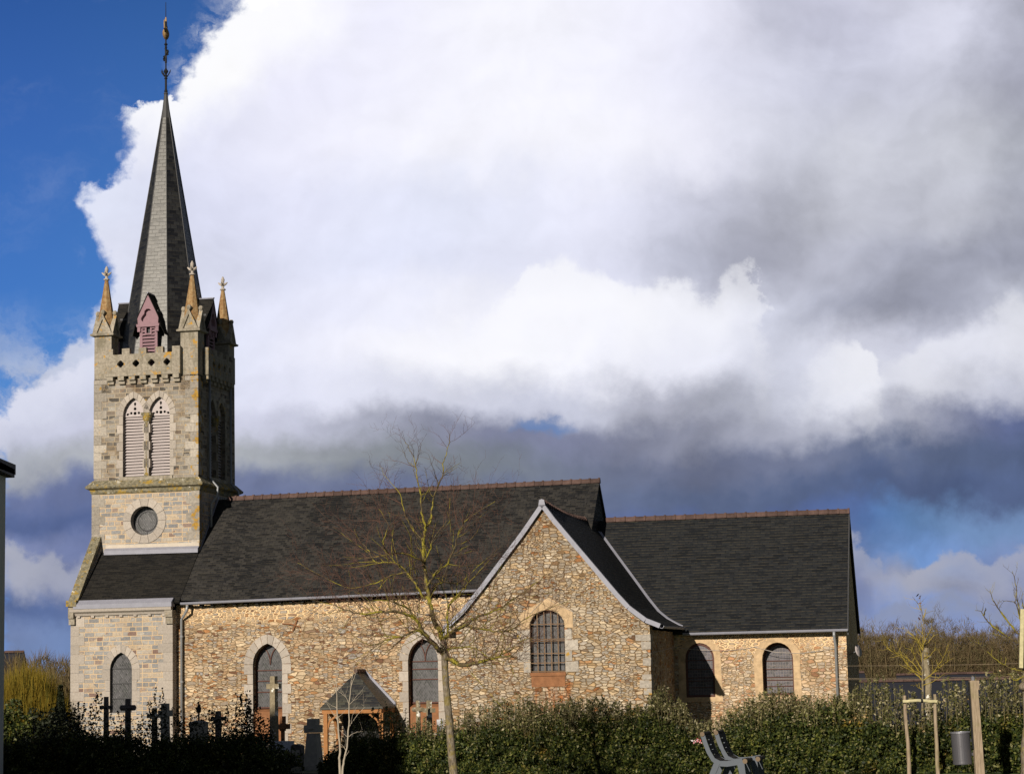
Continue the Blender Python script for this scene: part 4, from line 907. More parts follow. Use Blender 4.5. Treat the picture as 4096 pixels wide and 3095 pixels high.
# downpipe by the west bay
mb = MB(); mb.tube([(.32, E_ - .06, 4.34), (.30, E_ - .06, 4.15), (.02, NT_ - .12, 3.85), (.02, NT_ - .12, ZG)], .05, 8)
dp = mb.build('downpipe', 'zinc_pipe', church, smooth=True)
mb = MB()
for z in (3.2, 1.6, .2): mb.lathe([(.055, z), (.068, z + .01), (.068, z + .06), (.055, z + .07)], (.02, NT_ - .12, 0), 8)
mb.build('pipe_collars', 'zinc_pipe', dp)
# wrought-iron wall anchor
a = onT(1130, 2494, NT_); b = onT(1203, 2507, NT_); c = onT(1172, 2522, NT_); d = onT(1190, 2478, NT_)
mb = MB(); mb.tube([(a[0], NT_ - .03, a[1]), ((a[0]+b[0])/2, NT_ - .05, (a[1]+b[1])/2 + .05), (b[0], NT_ - .03, b[1])], .028, 5); mb.tube([(c[0], NT_ - .04, c[1]), (d[0], NT_ - .04, d[1])], .028, 5); mb.build('wall_anchor', 'rust', church)

# ---- transept --------------------------------------------------------------
TT = -7.2; tx0, tx1 = 11.16, 17.69; mft = mf_front(TT)
PR = [onT(*p, TT - .12) for p in ((2168,2008),(2216,2072),(2303,2175),(2389,2276),(2470,2372),(2518,2424),(2585,2474),(2642,2496))]
PL = [onT(*p, TT - .12) for p in ((2168,2008),(2087,2126),(2010,2228),(1920,2348),(1848,2438),(1800,2485),(1770,2508))]
wi = lambda pts, dz=.2: [(x, z - dz) for x, z in pts]
def zat(P, x):
    for (xa, za), (xb_, zb) in zip(P[:-1], P[1:]):
        if min(xa, xb_) <= x <= max(xa, xb_): return za + (zb - za) * (x - xa) / (xb_ - xa)
    return P[-1][1]
gab = [(tx0, ZG), (tx1, ZG), (tx1, zat(PR, tx1) - .14)] + [(x, z - .14) for x, z in reversed(PR[1:]) if x < tx1 - .05] + [(PR[0][0], PR[0][1] - .16)] + [(x, z - .14) for x, z in PL[1:] if x > tx0 + .05] + [(tx0, zat(PL, tx0) - .14)]
tw = opx(2124, 2262, 2688, 2500, 2440, TT, 'round', 10)
tr = rect(*[onT(x, 2690, TT)[0] for x in (2122, 2264)], onT(2200, 2742, TT)[1], onT(2200, 2690, TT)[1])
mb = MB(); mb.wall(gab, [tw], mft, .6)
mb.box(tx1 - .6, tx1, TT + .602, -1.0, ZG, 2.95); mb.box(tx0, tx0 + .6, TT + .602, NT_ - .003, ZG, 2.95)
mb.build('transept_wall', 'transept_rubble', church)
# corner stones
mb = MB(); z = ZG + .2; i = 0
while z < 2.7:
    h = .16 + .12 * random.random(); l_ = (.24, .36, .28, .45)[i % 4]
    if random.random() < .6: mb = MB(); mb.box(tx1 - l_, tx1 + .015, TT - .015, TT + (.5 if i % 2 else .3), z + .01, z + h - .01, .02); mb.build('corner_stone', 'granite_quoin', church)
    z += h; i += 1

window(mft, tw, .22, glass='leaded_glass', bars=[], vbars=[], frame=.06, bmat='black_iron', label='tall round-headed leaded window behind a rusty iron grille')
gw = MB(); xa, xb_ = tw[0][0], tw[1][0]; za = tw[0][1]; zt = max(p[1] for p in tw)
for i in range(1, 5):
    x = xa + (xb_ - xa) * i / 5; f = abs(i - 2.5) / 2.5; ztop = tw[2][1] + (zt - tw[2][1]) * sqrt(max(0, 1 - f * f)); gw.box(x - .016, x + .016, TT + .06, TT + .09, za, ztop)
for y in (2495, 2555, 2562, 2612, 2650, 2684): z = onT(2190, y, TT)[1]; gw.box(xa, xb_, TT + .045, TT + .062, z - .014, z + .014)
gw.build('window_grille', 'grille_iron', church)
# pointed hood of ochre freestone over the window
hp = [onT(x, y, TT) for x, y in ((2086, 2510), (2104, 2470), (2190, 2388), (2276, 2445), (2292, 2510))]
ins = arch(tw[0][0] - .02, tw[1][0] + .02, tw[0][1], tw[2][1], zt + .02, 'round', 10)[2:]
mb = MB(); mb.wall(hp + [], [], mft, .1) if False else None
out = [(tw[1][0] + .28, tw[2][1] - .1), (tw[1][0] + .28, hp[3][1]), (hp[2][0] + .03, hp[2][1]), (tw[0][0] - .30, hp[3][1] - .02), (tw[0][0] - .30, tw[2][1] - .1)]
poly = out + [(tw[0][0] - .02, tw[2][1] - .1)] + [(x, z) for x, z in reversed(ins)] + [(tw[1][0] + .02, tw[2][1] - .1)]
mb.wall(poly, [], lambda a, z, d: mft(a, z, d - .018), .10)
mb.build('window_hood', 'render_patch', church)
JA = (MB(), MB()); z = tw[0][1]; i = 0
while z < tw[2][1] - .15:
    h = .34
    for sg, xe in ((-1, tw[0][0] - .01), (1, tw[1][0] + .01)):
        l_ = .42 if (i + (sg > 0)) % 2 else .22; x_a, x_b = sorted((xe, xe + sg * l_)); JA[sg > 0].box(x_a, x_b, TT - .018, TT + .15, z + .01, min(z + h - .01, tw[2][1] - .12))
    z += h; i += 1
[q.build('window_jamb', 'granite_quoin', church) for q in JA]
mb = MB(); mb.box(tr[0][0], tr[1][0], TT - .05, TT + .12, onT(2200, 2702, TT)[1], tw[0][1] + .002); mb.box(tr[0][0] + .03, tr[1][0] - .03, TT - .02, TT + .1, onT(2200, 2745, TT)[1], onT(2200, 2703, TT)[1]); mb.build('window_sill', 'rust', church)
# roof
yb = RT - .3
for P, nm in ((PR, 'r'), (PL, 'l')):
    mb = MB()
    for (xa_, za_), (xc_, zc_) in zip(P[:-1], P[1:]):
        yb2 = 1.6 if za_ > 5.5 else (1.0 if nm == 'r' else -.2)
        mb.hexa([Vector((xa_, TT - .12, za_)), Vector((xc_, TT - .12, zc_)), Vector((xc_, TT - .12, zc_ - .09)), Vector((xa_, TT - .12, za_ - .09))],
                [Vector((xa_, yb2, za_)), Vector((xc_, yb2, zc_)), Vector((xc_, yb2, zc_ - .09)), Vector((xa_, yb2, za_ - .09))])
    mb.build('transept_roof', 'chancel_slate', church)
    mb = MB()                               # zinc verge
    sg = 1
    for (xa_, za_), (xc_, zc_) in zip(P[:-1], P[1:]):
        d = Vector((xc_ - xa_, 0, zc_ - za_)).normalized(); n_ = Vector((-d.z, 0, d.x)); n_ = n_ if n_.z > 0 else -n_
        A, B = Vector((xa_, 0, za_)), Vector((xc_, 0, zc_))
        q = [A + n_ * .02, B + n_ * .02, B - n_ * .125, A - n_ * .125]
        mb.hexa([v + Vector((0, TT - .15, 0)) for v in q], [v + Vector((0, TT - .121, 0)) for v in q])
        q = [A + n_ * .022, B + n_ * .022, B + n_ * .005, A + n_ * .005]
        mb.hexa([v + Vector((0, TT - .12, 0)) for v in q], [v + Vector((0, TT + .06, 0)) for v in q])
    mb.build('verge_flashing', 'zinc', church)
ridge_tiles((PR[0][0], TT - .14, PR[0][1] + .03), (PR[0][0], .72, PR[0][1] - .02), .34, 'ridge_tiles', .085, sag=.12)
mb = MB(); mb.prism([(PR[0][0] + x, TT - .19, PR[0][1] + z) for x, z in ((-.11, -.10), (.11, -.10), (.08, .07), (0, .10), (-.08, .07))], (0, 0, 0), (0, .05, 0)); mb.build('ridge_end_cap', 'zinc', church)
gutter((PR[-1][0] + .03, TT - .1, PR[-1][1] - .06), (PR[-1][0] + .03, -1.9, PR[-1][1] - .02), .07)
gutter((PL[-1][0] - .03, TT - .1, PL[-1][1] - .06), (PL[-1][0] - .03, -1.9, PL[-1][1] - .02), .07)
a = onT(1787, 2800, TT); mb = MB(); mb.tube([(PL[-1][0] - .03, TT + .1, PL[-1][1] - .1), (PL[-1][0] - .03, TT + .1, PL[-1][1] - .3), (a[0] + .02, TT + .02, 2.4), (a[0] + .02, TT + .02, ZG)], .045, 8); mb.build('downpipe', 'zinc_pipe', church, smooth=True)
a = onT(1799, 2524, TT - .1); mb = MB(); mb.box(a[0] - .11, a[0] + .11, TT - .34, TT - .2, a[1] - .09, a[1] + .11); mb.tube([(a[0], TT - .2, a[1]), (a[0], TT, a[1] + .02)], .02, 5); mb.build('floodlight', 'louvre_paint', church)

# ---- chancel ---------------------------------------------------------------
CT = -1.5; cx1 = 23.52; mfc = mf_front(CT); ZE = 2.93; ZR = 7.10
c1 = opx(2746, 2862, 2787, 2632, 2570, CT, 'round', 12); c2 = opx(3054, 3178, 2780, 2634, 2568, CT, 'round', 12)
mb = MB(); mb.wall([(tx1 - .3, ZG), (cx1, ZG), (cx1, ZE - .05), (tx1 - .3, ZE - .05)], [c1, c2], mfc, .75)
mb.box(cx1 - .6, cx1, CT + .752, 5.7, ZG, ZE - .05)
mb.prism([(cx1 - .6, CT + .01, ZE - .05), (cx1 - .6, RT, ZR - .12), (cx1 - .6, 5.68, ZE - .05)], (0, 0, 0), (.6 - .002, 0, 0))
mb.box(tx1, cx1 - .602, 5.1, 5.7, ZG, ZE - .05)
mb.build('chancel_wall', 'chancel_rubble', church)
def shrink(o, f):
    xc = (o[0][0] + o[1][0]) / 2; zc = (o[0][1] + max(p[1] for p in o)) / 2; return [(xc + (x - xc) * f, zc + (z - zc) * f) for x, z in o]
for o, lb in ((c1, 'small round-headed window half in the shadow of the transept'), (c2, 'sunlit round-headed stained window at the east end')):
    z0, zs = o[0][1], o[2][1]; xc = (o[0][0] + o[1][0]) / 2
    window(mfc, o, .10 if o is c1 else .46, glass='stained_glass', bars=[z0 + (zs - z0) * f for f in (.25, .42, .5, .72, .95)], vbars=[xc - .3, xc + .3] if False else [], bw=.025, frame=.07, label=lb)
    # smooth render band round the opening
    def ring(o, wd):
        xc = (o[0][0] + o[1][0]) / 2; zs = o[2][1]; r = [(o[0][0] - wd, o[0][1] - wd * .6), (o[1][0] + wd, o[1][1] - wd * .6)]
        for x, z in o[2:]:
            v = Vector((x - xc, z - zs)).normalized(); j = random.uniform(.8, 1.15); r.append((x + v.x * wd * j, z + v.y * wd * .8 * j))
        return r
    mb = MB(); rg = ring(o, .26); n = len(o)
    for i in range(n):
        k_ = (i + 1) % n; p, q, Q, P = o[i], o[k_], rg[k_], rg[i]
        mb.add([mfc(*v, -.012) for v in (p, q, Q, P)] + [mfc(*v, .05) for v in (p, q, Q, P)], [(0,1,2,3), (7,6,5,4), (0,4,5,1), (2,6,7,3)])
    mb.build('render_band', 'render_patch', church)
slab([(14.3, CT - .3, ZE - .02), (cx1 + .06, CT - .3, ZE - .02), (cx1 + .06, RT, ZR), (14.3, RT, ZR)], .09).build('chancel_roof', 'chancel_slate', church)
slab([(tx1, 6.0, ZE - .02), (cx1 + .06, 6.0, ZE - .02), (cx1 + .06, RT, ZR), (tx1, RT, ZR)], .09).build('chancel_roof', 'chancel_slate', church)
mb = MB()
for y0, y1 in ((CT - .3, RT), (6.0, RT)):
    mb.hexa([Vector((cx1 + .062, y0, ZE - .22)), Vector((cx1 + .062, y0, ZE + .0)), Vector((cx1 + .10, y0, ZE)), Vector((cx1 + .10, y0, ZE - .22))], [Vector((cx1 + .062, y1, ZR - .24)), Vector((cx1 + .062, y1, ZR - .0)), Vector((cx1 + .10, y1, ZR)), Vector((cx1 + .10, y1, ZR - .24))])
mb.build('barge_board', 'lead', church)
ridge_tiles((14.85, RT, ZR + .04), (cx1 + .1, RT, ZR + .04), .372)
gutter((tx1 + .35, CT - .37, ZE - .04), (cx1 + .08, CT - .37, ZE - .04), .075)
mb = MB(); x = cx1 - .38; mb.tube([(x, CT - .37, ZE - .1), (x, CT - .37, ZE - .25), (x + .02, CT - .10, ZE - .6), (x + .02, CT - .10, ZG)], .048, 8); mb.build('downpipe', 'zinc_pipe', church, smooth=True)
# valley between transept and chancel roofs, dark cricket by the nave gable
mb = MB(); pts = []
for i in range(14):
    z = PR[-1][1] + .05 + (6.6 - PR[-1][1]) * i / 13
    P = sorted(PR, key=lambda p: p[1])
    for (xa_, za_), (xb2, zb2) in zip(P[:-1], P[1:]):
        if za_ <= z <= zb2: s_ = xa_ + (xb2 - xa_) * (z - za_) / (zb2 - za_)
    t_ = CT - .3 + (z - (ZE - .02)) / (ZR - ZE + .02) * (RT - CT + .3); pts.append(Vector((s_, t_, z + .02)))
for p, q in zip(pts[:-1], pts[1:]):
    w1, w2 = Vector((.08, 0, 0)), Vector((-.02, -.04, .03))
    mb.hexa([p - w1*.2 + w2, p + w1, p + w1 - Vector((0, 0, .03)), p - w1*.2 + w2 - Vector((0, 0, .03))], [q - w1*.2 + w2, q + w1, q + w1 - Vector((0, 0, .03)), q - w1*.2 + w2 - Vector((0, 0, .03))])
mb.build('valley_flashing', 'zinc', church)
# satellite dish on the far corner
dsz, dzz = onT(3428, 2603, -.7); mb = MB(); c = Vector((dsz, -.7, dzz)); prof = [(.21 * f, .05 * f * f) for f in (.02, .3, .6, .85, 1)] + [(.21, .07), (.02, .03)]
mb.lathe(prof, (0, 0, 0), 18)
R_ = Vector((.90, -.40, .22)).normalized().to_track_quat('Z', 'Y').to_matrix(); mb.xf(lambda v: c + R_ @ Vector((v.x, v.y, v.z)))
dish = mb.build('satellite_dish', 'louvre_paint', church, smooth=True)
mb = MB(); mb.tube([c, c + Vector((-.15, .12, -.05)), (cx1, -.45, dzz - .12)], .016, 6); mb.build('dish_arm', 'zinc_pipe', dish)
# slack cable across the walls
mb = MB(); P1 = [onT(*p, TT) for p in ((2120, 2455), (2183, 2390), (2250, 2425), (2400, 2500), (2500, 2560), (2598, 2612))]
mb.tube([(x, TT - .03, z) for x, z in P1], .009, 4)
P2 = [onT(*p, CT) for p in ((2780, 2597), (2900, 2602), (2980, 2594), (3018, 2586), (3100, 2608), (3200, 2612), (3300, 2600), (3352, 2589))]
mb.tube([(tx1 + .02, TT - .02, P1[-1][1]), (tx1 + .03, CT - .05, P2[0][1] + .1)] + [(x, CT - .03, z) for x, z in P2], .009, 4)
mb.build('cable', 'granite', church)

# ---- side porch ------------------------------------------------------------
def pS(px, py, t): s, z = onT(px, py, t); return Vector((s, t, z))
FT = -3.5
fl, fr_ = pS(1280, 2832, FT), pS(1530, 2824, FT); ze_ = (fl.z + fr_.z) / 2; fl.z = fr_.z = ze_
ap = pS(1425, 2686, -2.75); apb = Vector((ap.x, NT_, ap.z)); bl, br = Vector((fl.x, NT_, ze_)), Vector((fr_.x, NT_, ze_))
mb = MB(); th = Vector((0, 0, -.06)); v6 = [fl, fr_, br, bl, ap, apb]
fs6 = [(0, 1, 4), (1, 2, 5, 4), (3, 0, 4, 5)]
mb.add(v6 + [v + th for v in v6], fs6 + [tuple(6 + i for i in f)[::-1] for f in fs6] + [(1, 0, 6, 7), (2, 1, 7, 8), (0, 3, 9, 6), (5, 2, 8, 11), (3, 5, 11, 9)])
porch_roof = mb.build('porch_roof', 'porch_slate', church)
mb = MB()
for p, q in ((br, apb), (bl, apb)):
    p, q = p + Vector((0, -.02, .0)), q + Vector((0, -.02, 0)); u_ = Vector((0, 0, .12)); y_ = Vector((0, -.05, 0))
    mb.hexa([p, p + u_, p + u_ + y_, p + y_], [q, q + u_, q + u_ + y_, q + y_])
mb.build('porch_flashing', 'zinc', porch_roof)
mb = MB(); mb.tube([ap + Vector((0, -.06, .03)), apb + Vector((0, 0, .03))], .07, 8); mb.build('porch_ridge', 'ridge_tile', porch_roof)
mb = MB(); mb.box(fl.x + .05, fr_.x - .05, FT + .05, FT + .15, ze_ - .20, ze_ - .065); mb.box(fl.x + .05, fl.x + .15, FT + .152, NT_ - .01, ze_ - .20, ze_ - .065); mb.box(fr_.x - .15, fr_.x - .05, FT + .152, NT_ - .01, ze_ - .20, ze_ - .065); mb.build('porch_plate', 'brown_timber', church)
for x in (onT(1300, 2900, FT)[0], onT(1523, 2900, FT)[0]):
    mb = MB(); mb.box(x - .07, x + .07, FT + .04, FT + .18, ZG, ze_ - .203); mb.build('porch_post', 'brown_timber', church)
for x in (fl.x + .12, fr_.x - .12): mb = MB(); mb.tube([(x, NT_ - .08, ze_ - 1.3), (x, NT_ - .10, ze_ - .9), (x, NT_ - .4, ze_ - .45), (x, NT_ - 1.0, ze_ - .22)], [.07, .08, .07, .06], 4); mb.build('wall_brace', 'brown_timber', church)
for sg, x in ((1, onT(1300, 2900, FT)[0]), (-1, onT(1523, 2900, FT)[0])): mb = MB(); mb.tube([(x + sg*.05, FT + .11, ze_ - .75), (x + sg*.14, FT + .11, ze_ - .45), (x + sg*.42, FT + .11, ze_ - .24)], .045, 4); mb.build('porch_brace', 'brown_timber', church)
xl, xr_ = onT(1375, 2950, NT_)[0], onT(1525, 2950, NT_)[0]
mb = MB(); mb.box(xl, xr_, NT_ - .04, NT_ + .05, ZG, ze_ - .3); door = mb.build('porch_door', 'dark_inside', church)  # door and planks coloured near-black, painted as the shade inside the porch
mb = MB()
for i in range(6): x = xl + (xr_ - xl) * (i + .1) / 6; mb.box(x, x + (xr_ - xl) / 6 * .85, NT_ - .055, NT_ - .042, ZG, ze_ - .35)
mb.build('door_planks', 'black_iron', door)
# ------------------------------------------------------------------ more materials
def leafmat(name, stops, trans=.25, rough=.55, spec=.3):
    t = mat(name); g = t.new('ShaderNodeNewGeometry'); r = g.outputs['Random Per Island']
    c = t.ramp(r, stops, 'LINEAR'); ob = t.new('ShaderNodeTexCoord').outputs['Object']
    k = t.m('MULTIPLY_ADD', t.noise(ob, 1.6, 4, .6), 1.7, .15); c = t.mix(1.0, c, t.xyz(k, k, k), 'MULTIPLY')
    if 'leaf' in name: c = t.mix(t.m('MULTIPLY', t.ss(t.noise(t.vm('ADD', ob, (9, 4, 2)), 1.9, 5, .65), .58, .68), .6), c, t.mix(1.0, c, (1.9, 1.1, .7, 1), 'MULTIPLY'))
    fin(t, c, rough, None, spec=spec)
    tr = t.new('ShaderNodeBsdfTranslucent'); t.put(tr.inputs[0], c); ms = t.new('ShaderNodeMixShader'); ms.inputs[0].default_value = trans
    t.l.new(t.b.outputs[0], ms.inputs[1]); t.l.new(tr.outputs[0], ms.inputs[2]); t.l.new(ms.outputs[0], t.o.inputs[0])
leafmat('hedge_leaf', [(0, (.012,.022,.006)), (.35, (.028,.042,.010)), (.7, (.070,.088,.018)), (.9, (.145,.15,.03)), (1, (.24,.22,.11))])
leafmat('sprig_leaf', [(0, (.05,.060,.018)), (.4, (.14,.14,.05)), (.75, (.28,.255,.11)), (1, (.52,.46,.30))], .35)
simple('shoot_stem', (.12,.10,.05), .9, .3, 9)
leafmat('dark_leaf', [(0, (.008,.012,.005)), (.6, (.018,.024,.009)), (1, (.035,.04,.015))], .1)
leafmat('wood_twig', [(0, (.07,.050,.030)), (.4, (.12,.088,.050)), (.8, (.17,.13,.07)), (1, (.09,.095,.04))], .1, .9, .05)
leafmat('wood_green', [(0, (.02,.03,.010)), (.6, (.035,.05,.015)), (1, (.06,.075,.02))], .1, .9, .05)
leafmat('willow_stem', [(0, (.14,.10,.012)), (.5, (.22,.15,.02)), (1, (.10,.10,.02))], .2, .8, .1)
leafmat('dry_leaf', [(0, (.10,.045,.03)), (1, (.2,.1,.06))])
leafmat('flower', [(0, (.75,.08,.10)), (.5, (.8,.25,.30)), (.7, (.8,.75,.78)), (1, (.85,.80,.85))], .2)
t = mat('bark'); ob = t.new('ShaderNodeTexCoord').outputs['Object']; z_ = t.vm('MULTIPLY', ob, (1, 1, .35))
g = t.noise(z_, 40, 6, .7); c = t.ramp(g, [(.36, (.07,.055,.035)), (.5, (.17,.14,.105)), (.7, (.31,.265,.21))])
c = t.mix(t.m('MULTIPLY', t.ss(t.noise(ob, 6, 6, .7), .50, .60), .55), c, (.22,.17,.03,1)); fin(t, c, .9, g, .6, .01)
t = mat('branch_bark'); ob = t.new('ShaderNodeTexCoord').outputs['Object']
g = t.noise(ob, 20, 6, .7); c = t.ramp(g, [(.3, (.05,.035,.022)), (.6, (.13,.10,.055))])
c = t.mix(t.m('MULTIPLY', t.ss(t.noise(ob, 3.5, 6, .7), .46, .56), .85), c, (.30,.26,.03,1)); fin(t, c, .9, g, .4, .01)
simple('twig_bark', (.115,.060,.045), .9, .35, 9)
simple('lichen_twig', (.30,.23,.04), .9, .5, 7)
simple('pale_stem', (.36,.31,.25), .85, .3, 14)
t = mat('stake_wood'); ob = t.new('ShaderNodeTexCoord').outputs['Object']; g = t.noise(t.vm('MULTIPLY', ob, (1, 1, .09)), 60, 6, .7); c = t.ramp(g, [(.3, (.17,.125,.085)), (.55, (.34,.265,.19)), (.75, (.44,.36,.27))]); c = t.mix(t.m('MULTIPLY', t.ss(t.noise(ob, 3, 4, .6), .5, .7), .5), c, (.20,.19,.07,1)); c = t.mix(t.ss(t.noise(ob, 9, 2, .5), .70, .74), c, (.12,.06,.03,1)); fin(t, c, .9, g, .4, .006)
simple('barked_rail', (.52,.47,.28), .9, .45, 14)
simple('bench_metal', (.095,.11,.135), .6, .08, 6)
simple('bench_slat', (.040,.034,.030), .8, .4, 12)
simple('slat_end', (.17,.125,.085), .85, .4, 14)
simple('bin_metal', (.10,.098,.112), .40, .06, 6, .5, .3)
simple('bin_rim', (.30,.30,.34), .35, .06, 6, .5, .6)
simple('white_render', (.62,.60,.55), .9, .1, 2)
simple('grey_render', (.42,.39,.34), .95, .1, 2)
simple('dark_roof', (.022,.024,.034), .6, .2, 3)
simple('earth', (.10,.07,.045), .95, .4, 3)
simple('grave_white', (.55,.56,.60), .5, .08, 4)
simple('grave_dark', (.10,.08,.075), .5, .2, 6)
simple('grave_stone', (.40,.36,.30), .9, .35, 9)
t = mat('cross_lichen'); ob = t.new('ShaderNodeTexCoord').outputs['Object']; g = t.noise(ob, 14, 6, .7)
c = t.ramp(g, [(.3, (.15,.12,.075)), (.6, (.29,.245,.165))]); c = t.mix(t.ss(t.noise(ob, 7, 6, .7), .56, .6), c, (.78,.76,.70,1)); fin(t, c, .95, g, .6, .02)
t = mat('grass'); ob = t.new('ShaderNodeTexCoord').outputs['Object']; g = t.noise(ob, 8, 6, .7)
c = t.ramp(t.noise(ob, .35, 5, .6), [(.35, (.035,.06,.012)), (.6, (.07,.10,.022))]); k = t.m('MULTIPLY_ADD', g, 1.0, .5); fin(t, t.mix(1.0, c, t.xyz(k, k, k), 'MULTIPLY'), .95, g, .8, .04)
t = mat('gravel'); ob = t.new('ShaderNodeTexCoord').outputs['Object']; g = t.noise(ob, 60, 4, .7)
fin(t, t.ramp(g, [(.3, (.30,.25,.19)), (.7, (.55,.48,.38))]), .95, g, .6, .01)

# ------------------------------------------------------------------ ground
def gz(x, y):
    """height of the land: flat green by the viewer, churchyard falling away behind the hedge, low valley, rising far slope"""
    d = y + .209 * x                        # along the hedge line
    p = [(-200, 0), (36.5, 0), (38, -.02), (46, -.30), (58, -1.0), (70, -1.9), (80, -2.3), (100, -3.2), (150, -6.5), (240, -9), (320, -8), (600, -4), (1400, -4)]
    for (a, za), (b, zb) in zip(p[:-1], p[1:]):
        if a <= d <= b: return za + (zb - za) * (d - a) / (b - a)
    return p[-1][1] if d > 0 else 0
ys = [-60, -20, 0, 10, 20, 25, 28, 31, 34, 36.5, 38, 40, 43, 46, 50, 54, 58, 64, 70, 75, 80, 90, 100, 125, 150, 200, 240, 280, 320, 450, 600, 900, 1400]
xs = [-900, -400, -200, -100, -60, -40, -30, -20, -12, -6, 0, 6, 12, 20, 30, 40, 60, 100, 200, 400, 900]
mb = MB()
for y in ys:
    for x in xs: mb.v.append((x, y, gz(x, y)))
nx = len(xs)
for j in range(len(ys) - 1):
    for i in range(nx - 1): mb.f.append((j*nx+i, j*nx+i+1, (j+1)*nx+i+1, (j+1)*nx+i))
tag(mb.build('ground', 'grass', smooth=True, clean=False), kind='structure')
# pale gravel path along the green, and a strip of bare soil at the hedge foot
def hp_(px, off=0, z=0):
    off = off + (.30 if px < 3500 else max(0, .30 - (px - 3500) * .0012))                    # a point of the hedge foot line, off metres toward the viewer
    p = onZ(px, 3092, 0); return Vector((p.x - .2 * off, p.y - .98 * off, z))
mb = MB(); P = [hp_(x, .75, .004) for x in (3850, 4200, 4700)] + [hp_(x, 1.9, .004) for x in (4700, 4200, 3900)]
mb.add(P, [tuple(range(6))]); tag(mb.build('path', 'gravel'), kind='structure')
mb = MB(); xs_ = list(range(-600, 5200, 100))
P = [hp_(x, -.42 + .10 * random.random(), .004) for x in xs_]; Q = [hp_(x, -1.4, .004 + gz(*hp_(x, -1.4).xy)) for x in xs_]
mb.add(P + Q, [(i, i+1, len(P)+i+1, len(P)+i) for i in range(len(P)-1)]); tag(mb.build('soil_bed', 'earth'), kind='structure')

# ------------------------------------------------------------------ hedges
def interp(T, x):
    for (a, fa), (b, fb) in zip(T[:-1], T[1:]):
        if a <= x <= b: return fa + (fb - fa) * (x - a) / (b - a)
    return T[0][1] if x < T[0][0] else T[-1][1]
TOP = [(-700,2900),(0,3005),(200,2960),(320,2950),(500,2965),(560,3020),(640,2985),(700,2970),(860,2980),(960,2950),(1010,2955),(1070,3010),(1105,3020),(1150,3040),(1180,3065),(1290,3060),(1320,3010),(1400,2960),(1500,2955),(1600,2940),(1760,2945),(1850,2920),(2050,2900),(2200,2880),(2500,2860),(2600,2850),(2680,2870),(2760,2930),(2850,2960),(2950,2880),(3150,2850),(3400,2830),(3500,2860),(3600,2880),(3700,2890),(3800,2840),(3900,2830),(4096,2830),(5000,2830)]
SPR = [(-700,2850),(0,2960),(200,2830),(330,2790),(370,2765),(410,2850),(470,2860),(560,2850),(640,2740),(680,2860),(760,2850),(800,2780),(850,2860),(940,2800),(975,2745),(1010,2830),(1070,2900),(1110,3000),(1180,3050),(1290,3040),(1330,2950),(1400,2890),(1490,2820),(1540,2830),(1565,2800),(1600,2880),(1700,2880),(1800,2890),(1850,2830),(2050,2790),(2200,2810),(2400,2790),(2500,2820),(2560,2830),(2655,2735),(2700,2810),(2730,2790),(2780,2900),(2880,2860),(2950,2820),(3080,2760),(3120,2740),(3200,2790),(3400,2780),(3500,2700),(3570,2720),(3640,2760),(3750,2790),(3810,2700),(3860,2730),(3960,2700),(4040,2690),(4096,2690),(5000,2690)]
def px2z(px, py):
    p = onZ(px, 3092, 0); d = p.y + .4; r = ray(px, py); return CAM.z + r.z / r.y * d
